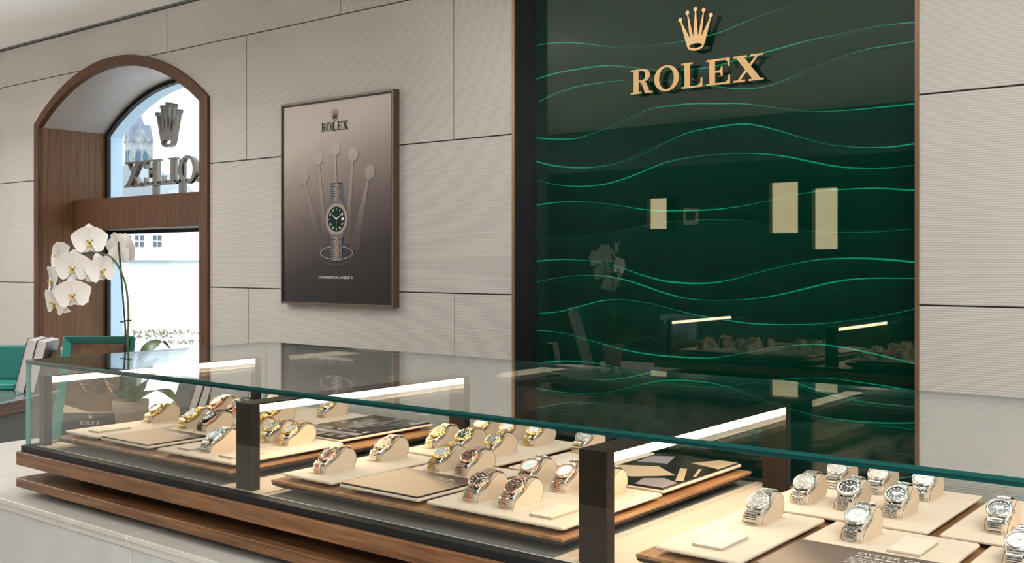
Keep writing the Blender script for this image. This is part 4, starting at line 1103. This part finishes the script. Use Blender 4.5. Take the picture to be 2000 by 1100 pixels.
flower(104, 548, 3.64, (-.75, .6, -.1), .1)
flower(108, 590, 3.60, (-.55, .75, -.35), -.2)

# console further left with books and a teal tray
kc = V(-5.33, 2.665, -.70)
con = empty('side_console', V(-5.33, 2.665, ZF), 'low grey console with wooden edge and glossy top', 'console', rz=math.radians(30))
hgt = -.70 - ZF
MB().box((-1.0, -.55, 0), (-.03, .62, hgt - .075)).build('body', 'console_grey', con)
MB().bbox((-1.0, -.58, hgt - .075), (0, .65, hgt - .012), .003).build('wood_edge', 'console_wood', con)
MB().bbox((-1.0, -.585, hgt - .012), (.004, .655, hgt), .002).build('glass_top', 'console_top', con)
CONM = Matrix.Translation(kc) @ Matrix.Rotation(math.radians(30), 4, 'Z')
def GP(px, py, h):
    d = -F_PX*h/(py - Y0); q = Fv*d + Rv*((px-1000)/F_PX*d); return V(q.x, q.y, h)
CH = -.698
leaning_book(GP(347, 838, CT), PSI + .72, math.radians(19), .034, .200, .15, 'white-paged book with black cover leaning behind the gold watches', 'books on the counter')
leaning_book(GP(347, 838, CT) + Vector((math.cos(PSI + .72), math.sin(PSI + .72), 0))*.0365, PSI + .72, math.radians(19), .034, .200, .15, 'outer white book of the leaning pair behind the gold watches', 'books on the counter')
bA = leaning_book(GP(36, 768, CH) + Fv*.08, PSI + .10, math.radians(14), .052, .285, .20, 'left white book of the pair leaning on the console', 'books on the console')
bB = leaning_book(GP(36, 768, CH) + Fv*.08 + Rv*.056, PSI + .10, math.radians(14), .052, .280, .20, 'right white book of the pair leaning on the console', 'books on the console')
r = empty('book_support', GP(79, 768, CH) + Fv*.16 + Rv*.03, 'brown box propping up the white books on the console', 'box', rz=PSI)
MB().bbox((-.03, -.05, 0), (.028, .05, .205), .002).build('box_body', 'box_brown', r); MB().bbox((.0285, -.048, .0), (.062, .05, .235), .002).build('white_sleeve', 'book_white', r)
tr = empty('teal_tray', GP(-28, 764, CH) + Fv*.25, 'teal leather tray with raised back on the console', 'tray', rz=PSI)
MB().bbox((-.20, -.20, 0), (.135, .06, .030), .008).build('tray_base', 'teal_lit', tr); MB().bbox((-.20, .02, .03), (.135, .06, .225), .016).build('tray_back', 'teal_tray', tr)

# ------------------------------------------------------------------ sign standing in the window
ws = empty('window_sign', V(-5.8, 3.80, .418), 'dark metal crown and letters in the window seen from behind', 'sign')
LX0, LX1, LZ0, LZ1, LP = -6.285, -5.300, .487, .655, 3.80
k = (LX1 - LX0)/WORD_W
for pcs in word_pieces():
    m = MB()
    for i, pc in enumerate(pcs):
        e = .0003*i
        m.prism([[(-u, v) for u, v in l] for l in pc], lambda u, v, e=e: V(LX1 + u*k, LP - e, LZ0 + v*(LZ1-LZ0)), lambda u, v: V(LX1 + u*k, LP + .030, LZ0 + v*(LZ1-LZ0)), 1, 0)
    under(m.build('letter', ['gunmetal', 'gunmetal_side']), ws)
m = MB()
for i, pc in enumerate(crown_pieces()):
    e = .0003*i
    m.prism(pc, lambda u, v, e=e: V(-5.80 + u*.285, LP - e, .722 + v*.29), lambda u, v: V(-5.80 + u*.285, LP + .038, .722 + v*.29), 1, 0)
under(m.build('crown_emblem', ['gunmetal', 'gunmetal_side']), ws)
for x in (-5.945, -5.655): under(MB().box(V(x - .03, LP + .012, .418), V(x + .03, LP + .030, .64)).build('stand_post', 'gunmetal'), ws)
for x in (-5.87, -5.74): under(MB().tube([V(x, LP + .02, .65), V(x, LP + .02, .74)], .006, 8).build('clear_rod', 'sheet_glass'), ws)
under(MB().box(V(LX0, LP + .012, .50), V(LX1, LP + .024, .515)).build('rear_rail', 'gunmetal'), ws)

# ------------------------------------------------------------------ outside
GZ = -1.66
o = MB().box(V(-420, -90, GZ - .3), V(120, 420, GZ)).build('ground_outside', 'pavement'); tag(o, 'pale street paving outside the window', None, None, 'structure')
def ray(px, d):
    q = Fv*d + Rv*((px-1000)/F_PX*d); return q.x, q.y
gx, gy = ray(330, 23.5)
gm = MB(); rnd = random.Random(3)
for i in range(600):
    q = ray(rnd.uniform(150, 470), rnd.uniform(20.8, 24.5)); b0 = V(q[0], q[1], GZ); hh_ = rnd.uniform(.02, .07)*(1.2 + math.sin(q[0]*1.7)); a = rnd.uniform(0, 6.28); dx, dy = math.cos(a)*.03, math.sin(a)*.03
    gm.add([b0 + Vector((-dx, -dy, 0)), b0 + Vector((dx, dy, 0)), b0 + Vector((dy*2, dx*2, hh_))], [(0, 1, 2)])
o = gm.build('grass_strip', 'dry_grass'); tag(o, 'dry yellowish grass along the kerb outside', 'grass', None, 'stuff')
def bldg(name, px0, px1, d, h, depth, lab, cat):
    c = ray((px0+px1)/2, d); wd = (px1-px0)/F_PX*d
    r = empty(name, V(c[0], c[1], GZ), lab, cat, rz=PSI); return r, wd
r, wd = bldg('white_building', 250, 470, 27, 3, 8, 'plain white rendered building across the street', 'building')
MB().box((-wd/2, 0, 0), (wd/2, 6, 1.62)).build('wall', 'outside_white', r); MB().box((-wd/2 - .2, -.2, 1.62), (wd/2 + .2, 6.2, 1.70)).build('roof', 'roof_grey', r)
MB().box((-.5, -.03, .0), (.35, .02, 1.4)).build('door', 'outside_white', r)
r, wd = bldg('white_house', 190, 312, 42, 5, 8, 'white gabled house with paned windows left of the building', 'house')
MB().box((-wd/2, 0, 0), (wd/2, 6, 4.1)).build('wall', 'outside_white', r)
m = MB(); m.prism([[(-wd/2 - .3, 4.1), (wd/2 + .3, 4.1), (0, 5.6)]], lambda u, v: (u, -.3, v), lambda u, v: (u, 6.3, v)); m.build('roof', 'roof_grey', r)
for x in (-.25, .28, 1.0):
    w_ = MB().box((x, -.04, 2.25), (x + .34, .02, 2.72)).build('window', 'house_window', r)
    m = MB(); m.box((x + .155, -.06, 2.25), (x + .185, -.03, 2.72)); m.box((x, -.06, 2.47), (x + .34, -.03, 2.50)); m.build('glazing_bar', 'outside_white', w_)
tx, ty = ray(271, 205)
r = empty('church_tower', V(tx, ty, GZ), 'distant stone church tower with pointed roof seen through the window', 'tower', rz=PSI + .60)
TW = 2.15
MB().box((-TW, -TW, 0), (TW, TW, 25.2)).build('shaft', 'tower_stone', r)
for a in range(4):
    Ra = Matrix.Rotation(a*math.pi/2, 4, 'Z')
    MB().prism([[(-TW, 25.2), (TW, 25.2), (0, 28.6)]], lambda u, v: (u, -TW - .05, v), lambda u, v: (u, -TW + 1.0, v)).xf(Ra).build('gable', 'tower_stone', r)
    MB().prism([[(-TW - .15, 25.0), (0, 28.7), (TW + .15, 25.0), (TW - .15, 25.0), (0, 28.2), (-TW + .15, 25.0)]], lambda u, v: (u, -TW - .15, v), lambda u, v: (u, -TW + .9, v)).xf(Ra).build('gable_coping', 'tower_roof', r)
    for x in (-1.15, .25):
        for z0, z1 in ((19.0, 23.4), (13.2, 17.2), (8.0, 11.0)):
            MB().prism([[(x, z0), (x + .9, z0), (x + .9, z1 - .9), (x + .45, z1), (x, z1 - .9)]], lambda u, v: (u, -TW - .12, v), lambda u, v: (u, -TW + .1, v)).xf(Ra).build('louvre_opening', 'tower_dark', r)
MB().add([(-TW*.86, -TW*.86, 25.3), (TW*.86, -TW*.86, 25.3), (TW*.86, TW*.86, 25.3), (-TW*.86, TW*.86, 25.3), (0, 0, 31.6)], [(0, 1, 4), (1, 2, 4), (2, 3, 4), (3, 0, 4), (3, 2, 1, 0)]).build('spire', 'tower_roof', r)

# ------------------------------------------------------------------ added ceiling lamps and the lit displays opposite
lamps = [(x, 1.9 if x < -4 else 2.38, .36, .13, 'added narrow light panel out of view over the feature wall, %s from the left' % n) for x, n in ((-7.3, 'first'), (-5.75, 'second'), (-4.75, 'third'), (-2.55, 'fourth'), (-1.0, 'fifth'), (.6, 'sixth'))]
lamps += [(.9, .3, .6, .6, 'added square light panel above the viewer'), (.9, -1.6, .6, .6, 'added square light panel near the entrance'), (-7.3, .0, .6, .6, 'added square light panel at the far left')]
for x, p, w_, v_, lab in lamps:  # unseen panels added to brighten the wall and room
    drop = .31 if (x < -4 and v_ < .3) else 0  # left panels hang lower to throw light on the ceiling
    r = empty('added_ceiling_light', V(x, p, ZC - drop), lab, 'added light', 'added light panels')
    MB().prism([rbox(-w_ - .03, w_ + .03, -v_ - .03, v_ + .03), rbox(-w_, w_, -v_, v_)], lambda u, v: (u, v, -.022), lambda u, v: (u, v, 0)).build('frame', 'ceiling_paint', r)
    MB().box((-w_, -v_, -.016), (w_, v_, -.004)).build('diffuser', 'added_lamp', r)
    if drop:
        for q in (-w_ - .015, w_ + .015): MB().tube([(q, 0, 0), (q, 0, drop)], .004, 6).build('suspension_rod', 'black_frame', r)
for x0, x1, z0, z1, lab in ((-5.83, -5.59, .35, .68, 'small lit wall niche opposite, far left in the reflection'), (-4.426, -4.126, .282, .784, 'lit wall niche opposite, middle of the reflection'), (-3.98, -3.73, .118, .709, 'tall lit wall niche opposite, right in the reflection')):
    r = empty('lit_niche', V((x0+x1)/2, WFR, (z0+z1)/2), lab, 'wall niche', 'lit wall niches')
    a, b = (x1-x0)/2, (z1-z0)/2
    MB().prism([rbox(-a - .02, a + .02, -b - .02, b + .02), rbox(-a, a, -b, b)], lambda u, v: (u, 0.0005, v), lambda u, v: (u, .09, v)).build('surround', 'bronze_bar', r)
    MB().box((-a, .0005, -b), (a, .01, b)).build('lit_back', 'niche_light', r)
r = empty('wall_plaque', V(-5.34, WFR, .476), 'small framed sign on the dark wall opposite', 'plaque')
MB().box((-.085, .0005, -.085), (.085, .02, .085)).build('plaque_body', 'print_cream', r); MB().box((-.055, .02, -.05), (.055, .024, .05)).build('plaque_face', 'dark_green', r)
